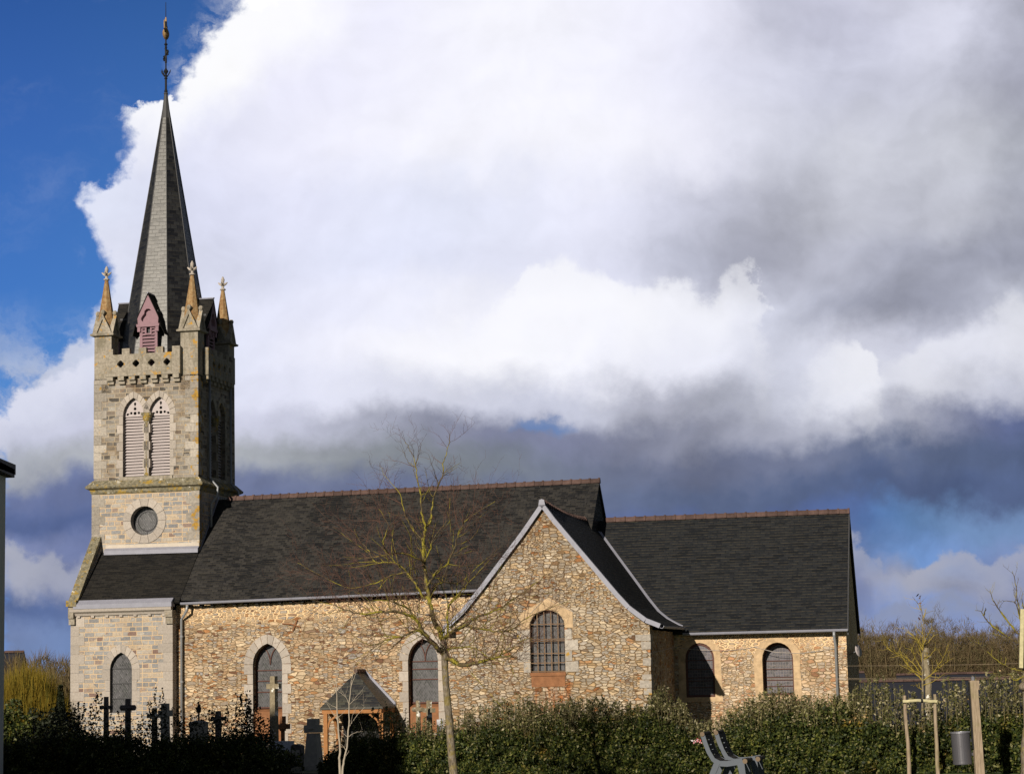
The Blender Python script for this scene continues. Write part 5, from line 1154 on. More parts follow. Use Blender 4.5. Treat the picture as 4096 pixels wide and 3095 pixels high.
def hedge(px0, px1, n, ns, label, leafm, sprigm, lsz=.028):
    root = empty('hedge', hp_((px0 + px1) / 2)); rl = root.location
    tag(root, label, 'hedge', 'clipped hedges round the churchyard')
    P = []
    us = rng.random(n) * (px1 - px0) + px0
    for u in us:
        zt = px2z(u, interp(TOP, u) + (18 if u > 1300 else 0) + (30 if u > 3420 else 0) + rng.normal() * 20 + 12 * sin(u * .05) * sin(u * .017))
        f = rng.random()
        side = rng.random()
        if side < .62: off = -.07 - abs(rng.normal()) * .16 + .12 * sin(u * .013) * sin(f * 7 + u * .02) + .10 * sin(u * .047 + f * 5) * sin(f * 13 - u * .031); z = f * zt
        elif side < .85: off = -.1 - rng.random() * 1.0; z = zt - abs(rng.normal()) * .10
        else: off = -1.15 + abs(rng.normal()) * .1; z = f * zt
        off -= .35 * max(0, (z / max(.2, zt)) - .75)
        p = hp_(u, off, max(.02, z)); P.append(p - rl)
    leaf_mesh('foliage', np.array(P), lsz, leafm, root)
    P = []; st = MB(); made = 0
    while made < ns:                        # loose shoots standing above the clipped body
        u = rng.random() * (px1 - px0) + px0
        if rng.random() > interp([(0,.2),(300,.4),(420,.15),(600,.4),(700,.15),(760,.3),(850,.15),(950,.5),(1290,.15),(1900,.45),(2100,.7),(3400,.75),(3500,.3),(4096,.35)], u): continue
        z0 = px2z(u, interp(TOP, u)) - .22; z1 = px2z(u, interp(SPR, u) - 14 + abs(rng.normal()) * 62)
        if z1 - z0 < .1: made += 4; continue
        off = -.15 - rng.random() * .8; lean = rng.normal() * .12
        a = hp_(u, off, z0) - rl; b = hp_(u + lean * 40, off, z1) - rl
        m_ = int(5 + (z1 - z0) * 34); fs = rng.random(m_) ** .8
        if (z1 - z0) > .16: st.tube([a, (a + b) / 2 + Vector((rng.normal() * .015, 0, 0)), b], [.005, .004, .002], 3, False)
        for f in fs:
            q = a + (b - a) * f; w_ = .055 * (1.15 - f); P.append((q.x + rng.normal() * w_, q.y + rng.normal() * w_, q.z + rng.normal() * .02))
        made += m_
    leaf_mesh('shoots', np.array(P), lsz * .85, sprigm, root)
    if st.v and sprigm != 'dark_leaf': st.build('stems', 'shoot_stem', root, clean=False, uv=False)
    # solid dark core added inside the hedge to block light
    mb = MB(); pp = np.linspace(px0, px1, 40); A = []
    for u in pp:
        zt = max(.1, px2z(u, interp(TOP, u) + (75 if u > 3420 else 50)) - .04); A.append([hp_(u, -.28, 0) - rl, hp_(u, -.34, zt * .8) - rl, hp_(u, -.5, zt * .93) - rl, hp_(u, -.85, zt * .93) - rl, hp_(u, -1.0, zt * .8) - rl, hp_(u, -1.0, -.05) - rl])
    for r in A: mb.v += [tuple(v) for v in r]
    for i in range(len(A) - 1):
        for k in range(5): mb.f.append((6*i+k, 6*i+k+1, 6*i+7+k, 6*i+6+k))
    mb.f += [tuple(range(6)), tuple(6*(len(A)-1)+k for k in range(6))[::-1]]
    mb.build('blocking_core', 'dark_leaf', root)
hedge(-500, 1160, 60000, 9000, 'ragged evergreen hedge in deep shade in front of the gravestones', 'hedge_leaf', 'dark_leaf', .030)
hedge(1290, 3320, 105000, 28000, 'dense sunlit green hedge in front of the nave and chancel wall', 'hedge_leaf', 'sprig_leaf', .026)
hedge(3322, 4500, 52000, 10000, 'taller loose hedge with pale shoots in front of the dark-roofed houses', 'hedge_leaf', 'sprig_leaf', .028)

# ------------------------------------------------------------------ trees
def smooth_path(pts, rad, sub=4, jit=.0):
    P = [Vector(p) for p in pts]; out = []; R = []
    for i in range(len(P) - 1):
        p0, p1, p2, p3 = P[max(i-1, 0)], P[i], P[i+1], P[min(i+2, len(P)-1)]
        for k in range(sub):
            f = k / sub
            q = .5 * ((2*p1) + (p2-p0)*f + (2*p0-5*p1+4*p2-p3)*f*f + (-p0+3*p1-3*p2+p3)*f**3)
            if jit and (i or k): q += Vector((random.gauss(0, jit), random.gauss(0, jit), random.gauss(0, jit)))
            out.append(q); R.append(rad[i] + (rad[i+1] - rad[i]) * f)
    out.append(P[-1]); R.append(rad[-1]); return out, R
def twigs(mb, fine, path, rad, level, dens, ln, up=.5):
    L = 0
    for i in range(1, len(path)):
        seg = (path[i] - path[i-1]); L += seg.length
        if random.random() < dens * seg.length * (1 + i / len(path)):
            d = seg.normalized(); s_ = d.orthogonal().normalized(); a = random.random() * 2*pi
            s_ = s_ * cos(a) + d.cross(s_) * sin(a)
            v = (d * random.uniform(.3, .9) + s_ * random.uniform(.6, 1.1) + Vector((0, 0, up * random.random()))).normalized()
            l_ = ln * random.uniform(.45, 1.25); r0 = min(rad[i] * .6, .0065 if level == 0 else .004)
            n_ = 6; q = [path[i]]; rr = [r0]
            for k in range(n_):
                v = (v + Vector((random.gauss(0, .14), random.gauss(0, .14), random.gauss(0, .10) + up * .10))).normalized(); q.append(q[-1] + v * l_ / n_); rr.append(r0 * (1 - .75 * (k + 1) / n_) + .0006)
            (mb if level == 0 and r0 > .0045 else fine).tube(q, rr, 3, False)
            if level < 2: twigs(mb, fine, q, rr, level + 1, [0, 7.5, 6.0][level + 1] if level + 1 < 3 else 0, ln * .45, up)

# main bare tree on the green
TY = 30.0
tree = empty('bare_tree', (atY(1822, 3100, TY).x, TY, 0)); tl = tree.location
tag(tree, 'leafless young tree with mossy branches and pale grey trunk in front of the church', 'tree')
def P_(px, py, dy=0): p = atY(px, py, TY + dy); return p - tl
mb = MB(); base = [Vector((0.01, 0, -.05)), P_(1818, 3120), P_(1806, 3000), P_(1797, 2880), P_(1786, 2760), P_(1779, 2660), P_(1778, 2590), P_(1769, 2552)]
p, r = smooth_path(base, [.070, .062, .056, .052, .048, .045, .046, .036], 3); mb.tube(p, r, 14); mb.build('trunk', 'bark', tree, smooth=True)
crown = MB(); fine = MB()
limbs = [
 ([(1772,2560,0),(1752,2510,0),(1734,2479,0),(1719,2410,0),(1709,2360,.02),(1697,2266,.04),(1692,2171,.02),(1700,2108,0),(1687,2052,0),(1681,1964,-.03),(1668,1907,-.04),(1662,1857,-.03),(1640,1800,0),(1621,1769,.02)], [.036,.034,.032,.029,.027,.024,.021,.017,.013,.010,.008,.006,.004,.002]),
 ([(1662,1857,-.03),(1675,1820,0),(1687,1775,0)], [.005,.003,.001]),
 ([(1662,1870,-.03),(1630,1840,0),(1600,1780,0)], [.005,.003,.001]),
 ([(1700,2108,0),(1725,2077,.1),(1734,1989,.2),(1769,1907,.25),(1775,1845,.28),(1795,1780,.3),(1800,1722,.3)], [.014,.012,.010,.008,.006,.004,.002]),
 ([(1780,2620,0),(1760,2600,-.05),(1741,2580,-.15),(1697,2536,-.3),(1672,2486,-.4),(1609,2451,-.5),(1527,2448,-.6),(1433,2454,-.65),(1339,2423,-.7),(1244,2398,-.7)], [.034,.034,.031,.027,.022,.017,.013,.009,.006,.002]),
 ([(1697,2536,-.3),(1665,2523,-.35),(1610,2545,-.5),(1552,2555,-.6),(1477,2580,-.8),(1401,2530,-.9)], [.018,.015,.011,.008,.005,.002]),
 ([(1672,2486,-.4),(1640,2440,-.4),(1600,2420,-.5),(1540,2400,-.6),(1450,2410,-.7)], [.014,.011,.008,.006,.002]),
 ([(1712,2390,0),(1690,2385,.1),(1653,2322,.35),(1590,2253,.6),(1502,2247,.8),(1470,2197,.9),(1433,2153,1.0),(1415,2112,1.0)], [.018,.017,.014,.011,.008,.006,.004,.002]),
 ([(1692,2260,0),(1684,2240,-.1),(1621,2215,-.3),(1552,2209,-.5),(1533,2165,-.6),(1552,2102,-.6),(1515,2035,-.65)], [.016,.014,.011,.008,.006,.004,.002]),
 ([(1653,2322,.35),(1630,2290,.3),(1570,2300,.3),(1500,2330,.3),(1400,2350,.3),(1300,2310,.3),(1190,2250,.3)], [.012,.010,.008,.007,.005,.004,.002]),
 ([(1782,2630,0),(1804,2637,-.1),(1848,2659,-.25),(1923,2649,-.45),(1992,2627,-.6),(2042,2624,-.7),(2093,2643,-.8)], [.032,.030,.025,.018,.012,.008,.003]),
 ([(1992,2627,-.6),(2040,2600,-.7),(2090,2560,-.75),(2150,2545,-.8)], [.010,.007,.004,.002]),
 ([(1772,2556,0),(1816,2523,.1),(1860,2501,.15),(1904,2467,.3),(1961,2448,.4),(2042,2404,.5),(2130,2341,.6),(2190,2290,.6)], [.028,.024,.020,.016,.012,.008,.005,.002]),
 ([(1860,2501,.15),(1936,2517,0),(2030,2523,-.1),(2093,2479,-.2),(2180,2440,-.2),(2280,2400,-.2)], [.016,.013,.009,.006,.004,.002]),
 ([(1775,2556,0),(1791,2536,.1),(1791,2442,.2),(1810,2400,.3),(1841,2366,.4),(1900,2300,.5),(1990,2210,.6)], [.020,.018,.014,.011,.008,.005,.002]),
 ([(1705,2345,0),(1719,2328,.0),(1747,2284,-.1),(1791,2253,-.25),(1822,2178,-.4),(1848,2102,-.5),(1904,2052,-.55),(1980,2005,-.6)], [.017,.015,.012,.010,.008,.006,.004,.002]),
 ([(1696,2250,0),(1720,2200,-.1),(1740,2140,-.2),(1790,2080,-.2),(1800,1990,-.2)], [.012,.009,.006,.004,.002]),
 ([(1712,2400,0),(1740,2350,.2),(1770,2330,.4),(1840,2330,.6),(1930,2250,.8),(2010,2180,.9)], [.014,.012,.009,.007,.004,.002]),
 ([(1779,2600,0),(1830,2590,-.3),(1900,2590,-.6),(1960,2630,-.9),(2060,2660,-1.1)], [.012,.010,.007,.004,.002]),
 ([(1690,2160,0),(1650,2110,.2),(1620,2060,.3),(1600,1980,.35),(1540,1900,.4),(1512,1845,.4)], [.011,.009,.007,.005,.003,.001]),
]
for pts, rd in limbs:
    q, r = smooth_path([P_(*a) for a in pts], rd, 5, .006)
    r = [a * 1.12 for a in r]; crown.tube(q, r, 6, False)
    twigs(crown, fine, q, r, 0, 10 if pts[-1][1] > 1950 else 4.5, .62 if pts[-1][1] > 1950 else .42, .4)
crown.build('branches', 'branch_bark', tree, smooth=True, clean=False, uv=False)
fine.build('twigs', 'twig_bark', tree, clean=False, uv=False)

# slender two-stemmed sapling
SY = 30.5
sap = empty('sapling', (atY(1365, 3100, SY).x, SY, 0)); tl = sap.location
tag(sap, 'slender pale sapling with two thin stems in front of the porch', 'tree')
def P_(px, py, dy=0): p = atY(px, py, SY + dy); return p - tl
for nm, pts, rd in (('stem', [(1362,3180),(1360,3095),(1358,3040),(1360,2990),(1352,2900),(1348,2840),(1347,2760),(1346,2700),(1352,2660)], [.021,.019,.017,.015,.012,.009,.006,.004,.002]),
                    ('stem', [(1362,3180),(1370,3095),(1375,3040),(1388,2985),(1395,2900),(1397,2810),(1405,2740),(1412,2690),(1416,2650)], [.020,.017,.015,.012,.010,.008,.006,.004,.002])):
    mb = MB(); q, r = smooth_path([P_(*a) for a in pts], rd, 4, .003); mb.tube(q, r, 7, False); mb.build('stem', 'pale_stem', sap, smooth=True)
fine = MB()
for pts in ([(1347,2875),(1325,2840),(1300,2800)], [(1347,2875),(1370,2850),(1390,2830)], [(1347,2830),(1320,2815),(1280,2790)], [(1397,2815),(1380,2780),(1365,2760)], [(1397,2815),(1430,2780),(1460,2740)], [(1396,2905),(1420,2870),(1450,2835),(1462,2825)], [(1393,2950),(1360,2920),(1330,2900)], [(1393,2945),(1420,2928),(1452,2925)], [(1378,3030),(1390,3010),(1395,3000)], [(1346,2760),(1330,2720),(1310,2700)], [(1405,2740),(1420,2700),(1430,2660)], [(1352,2660),(1368,2560),(1375,2490)], [(1385,3000),(1370,2980),(1360,2975)]):
    q, r = smooth_path([P_(*a) for a in pts], [.005] + [.003] * (len(pts) - 2) + [.001], 4, .003); fine.tube(q, r, 4, False); twigs(fine, fine, q, r, 1, 3, .25, .4)
fine.build('twigs', 'pale_stem', sap, clean=False, uv=False)

# staked young tree by the hedge (right)
KY = 33.0
st = empty('staked_tree', (onZ(3716, 3085, 0).x, onZ(3716, 3085, 0).y, 0)); tl = st.location; KY = tl.y
tag(st, 'young tree with yellow lichen on bare twigs held between two wooden stakes', 'tree')
def P_(px, py, dy=0): p = atY(px, py, KY + dy); return p - tl
mb = MB(); q, r = smooth_path([P_(3697,3092), P_(3693,2990), P_(3691,2900), P_(3690,2800), P_(3690,2700), P_(3691,2620), P_(3700,2540), P_(3693,2480), P_(3682,2420), P_(3680,2380)], [.024,.020,.019,.018,.016,.014,.010,.007,.004,.002], 3, .003); mb.tube(q, r, 8, False); mb.build('trunk', 'bark', st, smooth=True)
br = MB(); fine = MB()
for pts in ([(3690,2720),(3660,2690),(3620,2670),(3595,2655)], [(3690,2720),(3650,2680),(3610,2630),(3560,2600),(3535,2570),(3530,2560)], [(3690,2700),(3640,2640),(3590,2610),(3555,2585)], [(3690,2680),(3665,2640),(3645,2600),(3620,2590)], [(3690,2650),(3680,2600),(3660,2550),(3630,2520),(3610,2500)], [(3692,2600),(3670,2560),(3665,2520),(3660,2510)], [(3692,2600),(3700,2560),(3715,2530),(3728,2505)], [(3692,2590),(3720,2560),(3740,2540),(3765,2532)], [(3692,2720),(3730,2690),(3760,2650),(3785,2600),(3790,2570)], [(3692,2720),(3740,2685),(3780,2650),(3815,2630)], [(3692,2740),(3740,2720),(3780,2690)], [(3693,2600),(3693,2550),(3690,2510),(3686,2495)], [(3691,2760),(3670,2745),(3640,2738)], [(3692,2640),(3720,2620),(3745,2590)], [(3686,2440),(3670,2410),(3650,2385)], [(3690,2700),(3630,2660),(3600,2600),(3590,2570)], [(3690,2480),(3700,2450),(3706,2430)]):
    n_ = len(pts); q, r = smooth_path([P_(a, b, random.uniform(-.3, .3) * i / n_) for i, (a, b) in enumerate(pts)], [.0085 - .0065 * i / (n_ - 1) for i in range(n_)], 5, .004); br.tube(q, r, 5, False); twigs(fine, fine, q, r, 1, 9, .16, .5)
br.build('branches', 'lichen_twig', st, clean=False, uv=False); fine.build('twigs', 'lichen_twig', st, clean=False, uv=False)
leaf_mesh('withered_leaves', np.array([P_(3675 + rng.normal() * 5, y + rng.normal() * 5) for y in (2376, 2382, 2390, 2405, 2462, 2470)]), .035, 'dry_leaf', st)
# its stakes with the nailed rail
sk = empty('tree_stakes', tuple(onZ(3695, 3090, 0))); tl = sk.location; KY = tl.y
tag(sk, 'pair of round wooden stakes joined by a pale cross rail at the young tree', 'tree support')
def P_(px, py, dy=0): p = atY(px, py, KY + dy); return p - tl
for pts in ([(3637,3095),(3634,3000),(3624,2880),(3619,2780)], [(3752,3095),(3747,3000),(3742,2870),(3739,2775)]):
    mb = MB(); q, r = smooth_path([P_(*a, -.45) for a in pts], [.031,.029,.026,.023], 4, .003); mb.tube([q[0] - Vector((0, 0, .1))] + q, [.031] + r, 9); mb.build('stake', 'stake_wood', sk, smooth=False)
mb = MB(); q, r = smooth_path([P_(3611, 2804, -.49), P_(3650, 2802, -.49), P_(3695, 2801, -.49), P_(3748, 2805, -.49)], [.025,.024,.024,.025], 4, .002); mb.tube(q, r, 8); mb.build('cross_rail', 'barked_rail', sk)
mb = MB(); c = P_(3687, 2802, -.49); mb.tube([c + Vector((-.016, 0, 0)), c + Vector((.016, 0, 0))], .030, 8); mb.build('rubber_tie', 'black_iron', sk)

# weathered pole behind the hedge
c = atY(3716, 2700, 37.5); pole = empty('wooden_pole', (c.x, 37.5, gz(c.x, 37.5))); tl = pole.location
tag(pole, 'weathered pale wooden pole rising behind the hedge beside the staked tree', 'post')
def P_(px, py, dy=0): p = atY(px, py, 37.5 + dy); return p - tl
mb = MB(); q, r = smooth_path([Vector((.05, 0, -.1)), P_(3715, 2860), P_(3712, 2740), P_(3706, 2660), P_(3704, 2590)], [.055,.05,.055,.052,.050], 4, .005); mb.tube(q, r, 9); mb.build('shaft', 'cross_lichen', pole)
mb = MB(); c = P_(3700, 2618, -.06); mb.lathe([(.02, -.06), (.06, -.03), (.055, .03), (.03, .06)], c, 8); mb.tube([c, c + Vector((.1, 0, -.04))], .02, 5); mb.build('pole_fitting', 'lichen_stone', pole)

# square post with steel cap, and the litter bin fixed to it
b = atY(3909, 3100, 31.0); c = atY(3892, 2720, 31.0)
post = empty('timber_post', (b.x + .02, 31.0, 0)); tl = post.location
tag(post, 'leaning square timber post with a small metal cap beside the litter bin', 'post')
top = Vector(c) - tl; bot = Vector((.02, 0, -.05)); d = (top - bot).normalized(); w = .068
mb = MB(); A = [bot + Vector((x, y, 0)) for x, y in ((-.062, -.05), (.062, -.05), (.062, .05), (-.062, .05))]; B = [top + Vector((x, y, 0)) for x, y in ((-.052, -.05), (.052, -.05), (.052, .05), (-.052, .05))]
mb.hexa(A, B); h0 = top - d * .13
mb.hexa([h0 + Vector((.045, -.049, 0)), h0 + Vector((.070, -.049, 0)), h0 + Vector((.078, .045, 0)), h0 + Vector((.05, .045, 0))], [top + Vector((.05, -.049, -.001)), top + Vector((.078, -.049, -.001)), top + Vector((.078, .045, -.001)), top + Vector((.05, .045, -.001))])
mb.build('shaft', 'stake_wood', post)
mb = MB(); mb.lathe([(.026, 0), (.026, .05), (.02, .055)], top + Vector((0, 0, 0)), 10); mb.build('metal_cap', 'bin_rim', post)
mb = MB(); a0 = top - d * .02; mb.hexa([a0 + Vector((-.066, -.03, 0)), a0 + Vector((-.059, -.03, 0)), a0 + Vector((-.059, .03, 0)), a0 + Vector((-.066, .03, 0))], [top - d * .95 + Vector((-.080, -.03, 0)), top - d * .95 + Vector((-.062, -.03, 0)), top - d * .95 + Vector((-.062, .03, 0)), top - d * .95 + Vector((-.080, .03, 0))]); mb.build('side_plate', 'black_iron', post)
cb = atY(3851, 3055, 31.15); ct_ = atY(3848, 2926, 31.15)
bn = empty('litter_bin', (cb.x, 31.15, cb.z)); tag(bn, 'dark grey cylindrical litter bin hanging on the timber post', 'litter bin')
H = ct_.z - cb.z; r = .135; ax = Vector((ct_.x - cb.x - .0, 0, H)).normalized(); tilt = Vector((0, 0, 1)).rotation_difference(Vector((-.035, 0, 1)).normalized()).to_matrix()
mb = MB(); mb.lathe([(r * .985, 0), (r, .01), (r, .03), (r * .985, .035), (r * .985, H - .02), (r * .93, H - .02), (r * .93, .05), (.01, .05)], (0, 0, 0), 32); mb.xf(lambda v: tilt @ v); mb.build('body', 'bin_metal', bn, smooth=False)
mb = MB(); mb.lathe([(r * 1.0, H - .02), (r * 1.05, H - .015), (r * 1.05, H + .005), (r * .93, H + .005), (r * .93, H - .019)], (0, 0, 0), 32); mb.xf(lambda v: tilt @ v); mb.build('rim', 'bin_rim', bn)
mb = MB(); mb.box(r * .9, r * 1.25, -.03, .03, .12, .16); mb.box(r * .9, r * 1.25, -.03, .03, H - .14, H - .10); mb.build('bracket', 'bin_metal', bn)

# tree cut by the right edge of the view
RY = 32.0; b = atY(4108, 3095, RY)
rt = empty('edge_tree', (b.x, RY, 0)); tl = rt.location
tag(rt, 'leafless tree at the right edge with knotty trunk and a plank tied to it', 'tree')
def P_(px, py, dy=0): p = atY(px, py, RY + dy); return p - tl
mb = MB(); q, r = smooth_path([Vector((0, 0, -.1)), P_(4108,3095), P_(4104,2980), P_(4110,2900), P_(4106,2760), P_(4108,2650), P_(4110,2520), P_(4108,2440), P_(4110,2350)], [.09,.085,.075,.06,.058,.055,.05,.04,.03], 3, .004); mb.tube(q, r, 12)
mb.lathe([(.01, -.06), (.07, -.03), (.08, .02), (.02, .07)], P_(4095, 2745, -.05), 9); mb.build('trunk', 'bark', rt, smooth=True)
mb = MB(); A = P_(4089, 2435, -.12); B = P_(4084, 2670, -.12); mb.strip([A, B], .055, .03, (0, 1, 0)); mb.build('plank', 'barked_rail', rt)
br = MB(); fine = br
for pts in ([(4108,2500),(4085,2490),(4075,2450),(4060,2410),(4040,2405),(4010,2400)], [(4085,2490),(4075,2440),(4068,2390),(4060,2320),(4050,2283)], [(4108,2560),(4060,2520),(4020,2470),(3985,2420),(3965,2380),(3958,2363)], [(4060,2520),(4030,2480),(4000,2440),(3975,2400)], [(4106,2690),(4080,2680),(4040,2670),(3990,2640),(3940,2600),(3900,2580)], [(4106,2600),(4060,2560),(4010,2550),(3960,2530)], [(4040,2550),(3980,2510),(3940,2470),(3925,2445),(3900,2440)], [(3935,2460),(3942,2430)], [(4108,2460),(4092,2420),(4088,2390)], [(4106,2700),(4060,2720),(4040,2700),(4000,2690)]):
    n_ = len(pts); q, r = smooth_path([P_(a, b_, -.3 * i / n_) for i, (a, b_) in enumerate(pts)], [.013 - .010 * i / (n_ - 1) for i in range(n_)], 5, .004); br.tube(q, r, 5, False); twigs(fine, fine, q, r, 1, 4, .2, .5)
br.build('branches', 'branch_bark', rt, clean=False, uv=False)

# ------------------------------------------------------------------ the two slatted seats
def seat(px, py, Y, label, group):
    o = atY(px, py, Y); e_ = empty('slatted_seat', (o.x, Y, 0), radians(-14)); tag(e_, label, 'seat', group)
    # side profile (x forward, z up): back top, curve, seat front
    prof = [(-.35, .785), (-.32, .68), (-.28, .57), (-.225, .475), (-.15, .425), (-.05, .42), (.06, .435), (.155, .45)]
    inner = [(x, z) for x, z in prof]
    for y in (0, .50):
        mb = MB(); n = len(prof); o_ = []; i_ = []
        for k in range(n):
            a = prof[max(k-1, 0)]; b2 = prof[min(k+1, n-1)]; d = Vector((b2[0]-a[0], b2[1]-a[1])).normalized(); nn = Vector((-d.y, d.x)); h = .028 if k < 4 else .036
            o_.append((prof[k][0] + nn.x*h, prof[k][1] + nn.y*h)); i_.append((prof[k][0] - nn.x*h, prof[k][1] - nn.y*h))
        for k in range(n - 1):
            mb.hexa([Vector((x, y - .012, z)) for x, z in (o_[k], o_[k+1], i_[k+1], i_[k])], [Vector((x, y + .012, z)) for x, z in (o_[k], o_[k+1], i_[k+1], i_[k])])
        mb.build('side_frame', 'bench_metal', e_)
        for leg in ([(.08, .43), (.175, .43), (.215, 0), (.16, 0)], [(-.22, .43), (-.14, .42), (-.34, 0), (-.41, 0)]):
            mb = MB(); mb.prism([(x, y - .018, z) for x, z in leg], (0, 0, 0), (0, .036, 0)); mb.build('leg', 'bench_metal', e_)
    # slats sit inside the frames, rounded nose at the seat front and head rail
    path = []; tot = 0
    for a, b2 in zip(prof[:-1], prof[1:]): path.append((Vector(a), Vector(b2), (Vector(b2) - Vector(a)).length)); tot += path[-1][2]
    def at(s_):
        for a, b2, l_ in path:
            if s_ <= l_: return a + (b2 - a) * (s_ / l_), (b2 - a).normalized()
            s_ -= l_
        return path[-1][1], (path[-1][1] - path[-1][0]).normalized()
    n = 11
    for k in range(n):
        p, d = at(.035 + (tot - .05) * k / (n - 1)); nn = Vector((-d.y, d.x)); p = p + nn * .012; h = .027; mb = MB()
        q = [p - d*h - nn*.01, p + d*h - nn*.01, p + d*h + nn*.014, p - d*h + nn*.014]
        mb.prism([(v.x, .016, v.y) for v in q], (0, 0, 0), (0, .468, 0)); mb.build('slat', 'bench_slat', e_)
    for p, rr in ((Vector((-.355, .80)), .026), (Vector((.185, .45)), .028)):
        mb = MB(); mb.tube([(p.x, -.02, p.y), (p.x, .52, p.y)], rr, 10); s2 = mb.build('end_rail', 'bench_slat', e_)
        mb = MB(); mb.tube([(p.x, -.024, p.y), (p.x, -.006, p.y)], rr + .004, 10); mb.build('rail_end', 'slat_end', s2)
    return e_
seat(2923, 3040, 28.3, 'slatted metal-framed seat facing right, the left one of the pair', 'pair of slatted seats on the green')
seat(2976, 3040, 28.9, 'slatted metal-framed seat facing right, the right one of the pair', 'pair of slatted seats on the green')

# ------------------------------------------------------------------ gravestones (turned to face the rising sun, so seen edge on)
GY = radians(-58)
def grave(px, ytop, Y, label, cat, build, rz=GY, name='grave_cross'):
    b = atY(px, 3000, Y); g_ = gz(b.x, Y); t_ = atY(px, ytop, Y)
    r = empty(name, (t_.x, Y, g_), rz); tag(r, label, cat, 'gravestones and crosses in the churchyard'); build(r, t_.z - g_); return r
def latin(H, arm, sh, ay, m_, round_=False, plinth=True, th=None):
    def f(r, h):
        th_ = th or sh * .8; mb = MB(); za = h - ay
        if plinth: mb.box(-sh*1.7, sh*1.7, -sh*1.4, sh*1.4, -.1, .22); mb.box(-sh*1.2, sh*1.2, -sh*1.0, sh*1.0, .222, .34)
        mb.build('plinth', m_, r) if plinth else None
        mb = MB()
        if round_:
            mb.tube([(0, 0, .1), (0, 0, h)], [sh*.62, sh*.5], 10); mb.tube([(-arm, 0, za), (arm, 0, za)], sh*.5, 10)
        else:
            mb.hexa([Vector((x, y, .1)) for x, y in ((-sh*.6, -th_*.6), (sh*.6, -th_*.6), (sh*.6, th_*.6), (-sh*.6, th_*.6))], [Vector((x, y, h)) for x, y in ((-sh*.45, -th_*.5), (sh*.45, -th_*.5), (sh*.45, th_*.5), (-sh*.45, th_*.5))])
            mb.box(-arm, arm, -th_*.46, th_*.46, za - sh*.42, za + sh*.42)
        mb.build('cross', m_, r)
    return f
grave(425, 2785, 46, 'thin dark cross with a broad square head above the shaded hedge', 'grave cross', latin(0, .16, .09, .22, 'grave_dark', th=.06), radians(-30))
grave(512, 2793, 46.5, 'dark stone cross with rounded arms in front of the west bay window', 'grave cross', latin(0, .19, .12, .19, 'grave_dark', True), radians(-35))
grave(661, 2812, 45.5, 'thick square grey stone cross in shade by the downpipe', 'grave cross', latin(0, .20, .15, .20, 'grave_stone'), radians(-48))
grave(618, 2830, 47.5, 'small pale greenish stone cross behind the thick square cross', 'grave cross', latin(0, .17, .10, .17, 'cross_lichen'), radians(-20))
def urn(r, h):
    mb = MB(); mb.box(-.18, .18, -.1, .1, -.1, h - .42); mb.lathe([(.20, h - .44), (.22, h - .40), (.10, h - .36)], (0, 0, 0), 10); mb.build('headstone', 'grave_stone', r)
    mb = MB(); mb.lathe([(.02, h - .36), (.02, h - .2), (.05, h - .18), (.055, h - .10), (.03, h - .05), (.008, h)], (0, 0, 0), 8); mb.box(-.06, .06, -.01, .01, h - .15, h - .13); mb.build('finial', 'black_iron', r)
grave(795, 2812, 47, 'grey headstone topped by a small iron flame finial', 'gravestone', urn, radians(-35), 'gravestone')
grave(873, 2842, 46, 'short dark cross with a tapering top above the shaded hedge', 'grave cross', latin(0, .17, .10, .16, 'grave_dark'), radians(-30))
grave(1095, 2703, 48, 'tall slender stone cross splashed with white lichen before the nave window', 'grave cross', latin(0, .155, .13, .22, 'cross_lichen', plinth=True, th=.13), radians(-25))
def ironcross(r, h):
    mb = MB(); za = h - .22; mb.box(-.035, .035, -.03, .03, 0, h - .3); mb.box(-.055, .055, -.045, .045, h - .32, h); mb.box(-.16, .16, -.05, .05, za - .06, za + .05)
    mb.lathe([(.02, za - .12), (.09, za - .05), (.09, za + .03), (.03, za + .07)], (.02, -.06, 0), 8); mb.build('cross', 'rust', r)
grave(1131, 2863, 48.5, 'small rusty reddish cross on a thin post before the white tomb', 'grave cross', ironcross, radians(-20))
def box_tomb(r, h):
    mb = MB(); mb.box(-.30, .22, -.5, .5, -.1, h - .22); mb.build('tomb_base', 'grave_stone', r)
    mb = MB(); mb.box(-.30, .22, -.06, .06, h - .218, h); mb.build('tomb_slab', 'grave_white', r)
grave(1135, 2962, 47.5, 'low tomb with a plain pale bluish headstone slab', 'tomb', box_tomb, radians(-8), 'tomb')
def roundstone(r, h):
    mb = MB(); pts = [(-.14, 0, -.1), (.14, 0, -.1), (.14, 0, h - .06)] + [(.14 * cos(a), 0, h - .06 + .06 * sin(a)) for a in [pi * i / 8 for i in range(1, 8)]] + [(-.14, 0, h - .06)]
    mb.prism(pts, (0, -.06, 0), (0, .06, 0)); mb.build('headstone', 'grave_dark', r); mb = MB(); mb.box(-.10, .10, -.068, -.0601, h - .45, h - .12); mb.build('inscription_panel', 'grave_stone', r)
grave(1190, 2974, 47, 'short dark round-topped headstone left of the tall monument', 'gravestone', roundstone, radians(-30), 'gravestone')
